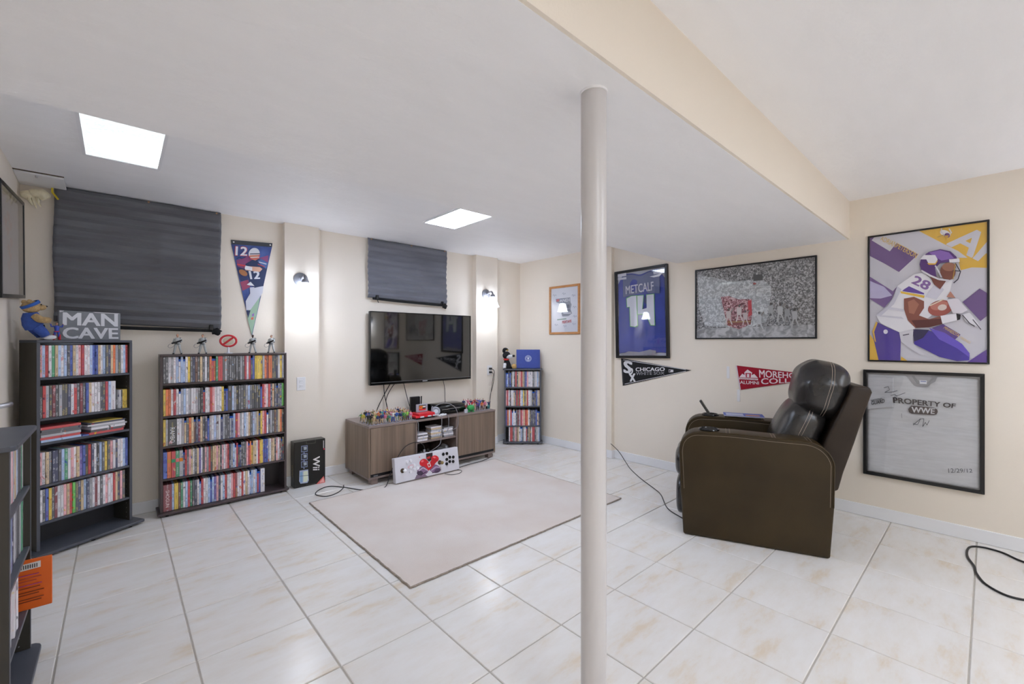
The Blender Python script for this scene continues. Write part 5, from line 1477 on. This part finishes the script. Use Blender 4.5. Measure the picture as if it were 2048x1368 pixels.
for k, (y, z, lab) in enumerate(((1.545, .93, 'white adhesive strip left of the maroon pennant'), (1.458, .735, 'white adhesive strip below the maroon pennant'))):
    o = MB().rbox(-.012, .012, -.004, 0, 0, .105, .0015, M_PLAST).build('adhesive_strip', None)
    o.location = (XR, y, z); o.rotation_euler = (0, 0, R(-90)); tag(o, lab, 'adhesive strip')
# vertical football pennant on the back wall
e = empty('vertical_pennant', (.836, YT, 1.300), 0, 'vertical blue pennant with number 12 player hanging between window and sconce', 'pennant')
MB().prism([(-.149, .752), (.151, .770), (0, 0)], -.005, -.002, 'xz').build('felt', mat('pennant_blue', '#5a6fae', .85, var=.3, scale=5, col2='#37477f'), e)
MB().prism([(-.151, .782), (.153, .800), (.150, .768), (-.146, .748)], -.009, -.002, 'xz').build('top_bar', mat('slate_bar', '#3d4148', .5), e)
for x, z in ((-.132, .766), (.136, .782)): MB().cyl((x, -.008, z), .006, -.004, 12, axis='y').build('pin', M_PLAST, e)
a = TriArt([(165, 345), (560, 390), (375, 1225)], [(-.149, .752), (.151, .770), (0, 0)])
a.poly([(215, 500), (330, 470), (400, 500), (525, 470), (518, 560), (245, 640)], '#8d4a78').poly([(255, 705), (330, 690), (350, 760), (278, 790)], '#a04a68').poly([(230, 560), (240, 640), (260, 700), (330, 690), (330, 600)], '#2f3a66')
a.poly([(325, 1040), (350, 900), (450, 850), (430, 960), (385, 1160), (372, 1215)], '#9ab8a0').poly([(370, 1020), (392, 1010), (390, 1040), (372, 1040)], '#8f6cb4').poly([(362, 1052), (386, 1046), (384, 1072), (364, 1070)], '#d8705c')
a.poly([(300, 540), (370, 505), (450, 500), (525, 545), (505, 640), (478, 765), (385, 772), (350, 740), (330, 650)], '#28365c').poly([(415, 520), (450, 500), (522, 545), (505, 600), (460, 570)], '#4a68a0').line([(430, 530), (505, 555)], 9, '#c6ccd8').line([(420, 550), (490, 580)], 7, '#b8404c')
a.text('12', [(335, 610), (436, 620), (440, 690), (352, 685)], '#d4d6e0', .04)
a.poly([(345, 765), (478, 765), (470, 830), (440, 870), (355, 975), (315, 975), (308, 890), (350, 820)], '#c9cbd8').poly([(318, 980), (355, 980), (335, 1050)], '#28365c').poly([(315, 735), (352, 712), (390, 755), (340, 745)], '#dfe0e6').line([(388, 768), (475, 758)], 10, '#28365c')
a.poly([(300, 560), (440, 580), (465, 600), (440, 625), (300, 600)], '#d8a890').poly([(295, 555), (365, 575), (365, 610), (295, 590)], '#dfdfe8').ell(280, 622, 46, 24, '#a87048', 35).line([(222, 540), (300, 560)], 12, '#d84a50')
a.ell(382, 450, 54, 55, '#d9dbe2').poly([(335, 462), (438, 462), (430, 495), (395, 515), (350, 500)], '#d08a70').line([(340, 450), (436, 452)], 8, '#3a3f58').line([(332, 470), (360, 500), (410, 500), (438, 460)], 7, '#d8505a').line([(345, 485), (430, 485)], 6, '#e6e2e4')
a.text('12', [(206, 372), (318, 385), (312, 468), (204, 458)], '#c8404c', .05).text('12', [(209, 375), (315, 388), (309, 464), (207, 454)], '#e6e4ec', .03)
a.line([(215, 490), (240, 475), (262, 492), (300, 478)], 4, '#1f2747')
a.build('print', e, (0, -.0052, 0))

# ------------------------------------------------------------------ recliner
def leather_mat(name, c, c2, rough, wrinkle, spec=.6):
    m = bpy.data.materials.new(name); m.use_nodes = True
    nt = m.node_tree; N = nt.nodes; L = nt.links
    b = N['Principled BSDF']; b.inputs['Roughness'].default_value = rough; b.inputs['Specular IOR Level'].default_value = spec
    tc = N.new('ShaderNodeTexCoord')
    n1 = N.new('ShaderNodeTexNoise'); n1.inputs['Scale'].default_value = 3.5; n1.inputs['Detail'].default_value = 6
    L.new(tc.outputs['Object'], n1.inputs['Vector'])
    r = N.new('ShaderNodeValToRGB'); r.color_ramp.elements[0].position = .35; r.color_ramp.elements[0].color = lin(c2); r.color_ramp.elements[1].position = .65; r.color_ramp.elements[1].color = lin(c)
    L.new(n1.outputs[0], r.inputs[0]); L.new(r.outputs[0], b.inputs['Base Color'])
    v = N.new('ShaderNodeTexVoronoi'); v.inputs['Scale'].default_value = 420
    L.new(tc.outputs['Object'], v.inputs['Vector'])
    b1 = N.new('ShaderNodeBump'); b1.inputs['Strength'].default_value = .12; b1.inputs['Distance'].default_value = .002
    L.new(v.outputs['Distance'], b1.inputs['Height'])
    b2 = N.new('ShaderNodeBump'); b2.inputs['Strength'].default_value = wrinkle; b2.inputs['Distance'].default_value = .012
    L.new(n1.outputs[0], b2.inputs['Height']); L.new(b1.outputs[0], b2.inputs['Normal']); L.new(b2.outputs[0], b.inputs['Normal'])
    return m
M_LEA = leather_mat('brown_black_leather', '#3a2d15', '#2f230d', .42, .08, .35)
M_LEAP = leather_mat('black_cushion_leather', '#2b2928', '#1c1a1a', .24, 1.0)
M_STITCH = mat('pale_stitching', '#b8a898', .8)
RA = (2.723, 1.343); RROT = math.atan2(-.924, .383)
e = empty('recliner', (RA[0], RA[1], 0), RROT, 'black leather recliner with cup holders seen from the side', 'recliner')
def arc(cx, cz, r, a0, a1, n=7): return [(cx + r * math.cos(R(a0 + (a1 - a0) * k / (n - 1))), cz + r * math.sin(R(a0 + (a1 - a0) * k / (n - 1)))) for k in range(n)]
def arm_profile(off=0.0):
    p = [(0.004 + off, .003)] + [(-.012 + off, .30), (-.022 + off, .54)] + arc(.10, .555, .120 - off, 172, 95, 8) + [(.30, .680 - off), (.52, .672 - off)] + arc(.668, .520, .150 - off, 86, 8, 9) + [(.812 - off, .30), (.792 - off, .003)]
    return p
for nm, w0, w1 in (('near', .0, .17), ('far', .63, .80)):
    arm = MB().prism(arm_profile(), w0, w1, 'xz').build('armrest', M_LEA, e, bevel=.012, seg=3, smooth=True, ang=50)
    pr = arm_profile(.006)
    for w in (w0 - .0005, w1 + .0005):
        MB().tube([(s, w, z) for s, z in pr[1:-1]], .0045, 6).build('piping', M_LEA, arm, smooth=True)
        MB().tube([(s, w + (.0012 if w > w0 + .05 else -.0012), z) for s, z in arm_profile(.022)[1:-1]], .0007, 5).build('stitching', M_STITCH, arm)
    for s0 in (.255, .275, .505, .522, .685, .702):
        zt = .6815 - max(0, s0 - .3) * .04 if s0 < .66 else .668
        MB().tube([(s0, w0 + .006, zt - .008), (s0, w0 + .014, zt), (s0, (w0 + w1) / 2, zt + .001), (s0, w1 - .014, zt), (s0, w1 - .006, zt - .008)], .0009, 5).build('stitching', M_STITCH, arm)
    c = (w0 + w1) / 2
    cup = MB().tube([(.157 + .055 * math.cos(2 * math.pi * k / 32), c + .055 * math.sin(2 * math.pi * k / 32), .681) for k in range(33)], .008, 8, cap=False).build('cup_holder', mat('black_gloss_ring', '#141416', .15), arm, smooth=True)
    MB().cyl((.157, c, .679), .05, .0035, 28).build('cup_well', mat('dark_well', '#040404', .6), cup)
def pillow_fn(seed, amp, k=1.0):
    def fn(p):
        q = 1 + amp * (math.sin(p.y * 38 * k + seed + 3 * math.sin(p.z * 14)) * .5 + math.sin(p.z * 46 * k + p.y * 12 + seed) * .6 * (.4 + abs(p.x) * 4) + math.sin(p.x * 50 + p.z * 25 + seed * 2) * .3)
        return p * q
    return fn
def pillow(nm, c, rad, tilt, seed, amp, m=None, ee=.62):
    Mp = Matrix.Translation(c) @ Matrix.Rotation(R(tilt), 4, 'Y')
    return MB().ball((0, 0, 0), rad, 56, 36, M=Mp, e=ee, fn=pillow_fn(seed, amp)).build(nm, m or M_LEAP, e, smooth=True, weld=True, ang=180)
# seat, footrest
MB().rbox(-.005, .62, .172, .628, .16, .40, .03, M_LEAP, seg=4).build('seat_base', None, e, smooth=True)
pillow('seat_cushion', (.30, .40, .41), (.32, .228, .075), 2, 1.0, .010)
pillow('footrest_pad', (-.012, .40, .405), (.056, .226, .10), 0, 2.0, .03)
pillow('footrest_panel', (-.022, .40, .17), (.040, .226, .135), 0, 4.0, .012)
# back shell
prof = [(.70, .30), (.86, .36), (.885, .47), (.940, .66), (.985, .83), (1.022, .955), (1.012, .985), (.93, .992), (.83, .74), (.74, .50)]
bk = MB().prism(prof, .145, .655, 'xz').build('back_shell', leather_mat('dark_brown_leather', '#33281f', '#271d15', .42, .08, .35), e, bevel=.014, seg=3, smooth=True, ang=50)
pillow('lumbar_cushion', (.672, .40, .675), (.125, .235, .215), 24, 5.0, .012, ee=.7)
hp = pillow('headrest_pillow', (.800, .40, .945), (.150, .258, .188), 12, 3.0, .026, ee=.78)
# seams over the head pillow and the lumbar cushion
def seam(c, rad, tilt, s_off, ee, amp, seed, parent, a0=0, a1=360, n=60):
    Mp = Matrix.Translation(c) @ Matrix.Rotation(R(tilt), 4, 'Y'); fn = pillow_fn(seed, amp)
    sg = lambda x: math.copysign(abs(x) ** ee, x)
    pts = []
    for k in range(n + 1):
        ph = R(a0 + (a1 - a0) * k / n)
        y = sg(math.cos(ph)); z = sg(math.sin(ph))
        kx = s_off / rad[0]
        rr_ = max(0.0, 1 - abs(kx) ** (2 / ee)) ** (ee / 2)
        p = fn(Vector((s_off, y * rad[1] * rr_, z * rad[2] * rr_)))
        pts.append(Mp @ (p * 1.004))
    MB().tube(pts, .0010, 5).build('seam', M_STITCH, parent)
for so in (.012, .026): seam((.800, .40, .945), (.150, .258, .188), 12, so, .78, .026, 3.0, hp)
lm = bpy.data.objects.get('lumbar_cushion')
for so in (-.01, .006): seam((.672, .40, .675), (.125, .235, .215), 24, so, .7, .012, 5.0, lm)
MB().box(.08, .74, .18, .62, .02, .16).build('under_frame', M_BLACK, e)
for s in (.06, .74):
    for w in (.05, .75): MB().cyl((s, w, 0), .018, .014, 14).build('foot', M_BLACK, e)
def rloc(s, w, z):
    c_, s_ = math.cos(RROT), math.sin(RROT)
    return (RA[0] + s * c_ - w * s_, RA[1] + s * s_ + w * c_, z)
o = empty('remote_control', rloc(.150, .715, .684), RROT, 'dark remote control standing in the far cup holder of the recliner', 'remote')
Mr = Matrix.Rotation(R(-32), 4, 'Y')
MB().rbox(-.009, .009, -.022, .022, 0, .125, .004, mat('remote_grey', '#4a4844', .4, var=.1), M=Mr).build('handset', None, o)
for k in range(5):
    for j in (-1, 0, 1): MB().box(.009, .0105, j * .012 - .004, j * .012 + .004, .045 + k * .014, .053 + k * .014, M=Mr).build('key', mat('key_pale', '#b9b5a6', .5), o)
o = empty('booklet', rloc(.385, .715, .6885), RROT + R(2), 'blue and white booklet lying on the far armrest of the recliner', 'booklet')
MB().rbox(-.135, .135, -.075, .075, 0, .007, .001, mat('booklet_paper', '#c9cbdc', .5)).build('pages', None, o)
a = Art(.27, .15)
a.poly([(0, 0), (1, 0), (1, 1), (0, 1)], '#4b60b4').poly([(.06, .1), (.5, .1), (.5, .8), (.06, .8)], '#b9bfd8').poly([(.55, .2), (.9, .2), (.9, .5), (.55, .5)], '#c98a5c')
a.build('cover', o, (-.135, -.075, .0071), (R(-90), 0, 0)).rotation_euler = (R(90) - R(180), 0, 0)

# cords by the right wall and recliner
cord('floor_cable', [(3.935, 2.75, .16), (3.90, 2.62, .10), (3.84, 2.50, .03), (3.72, 2.36, .0045), (3.52, 2.12, .0045), (3.38, 1.92, .0045), (3.28, 1.80, .0045), (3.05, 1.62, .0045), (2.95, 1.45, .005)], .0035, M_CABLE, 'thin dark cord running over the floor from wall to recliner')
cord('floor_cable', [(3.70, -.30, .0055), (3.77, -.20, .0055), (3.80, -.12, .006), (3.87, -.05, .006), (3.88, .03, .0055), (3.82, .08, .0055), (3.66, .085, .0055), (3.52, .055, .0055), (3.42, .045, .0055), (3.30, .01, .0055), (3.23, -.06, .0055), (3.25, -.14, .0055), (3.30, -.20, .0055)], .0055, M_CABLE, 'thick black cord looped on the tiles at the right edge')
cord('floor_cable', [(3.73, -.34, .017), (3.735, -.20, .017), (3.68, -.14, .017), (3.58, -.15, .014), (3.50, -.22, .010), (3.46, -.34, .0055)], .0055, M_CABLE, 'second loop of thick black cord cut off by the right edge')
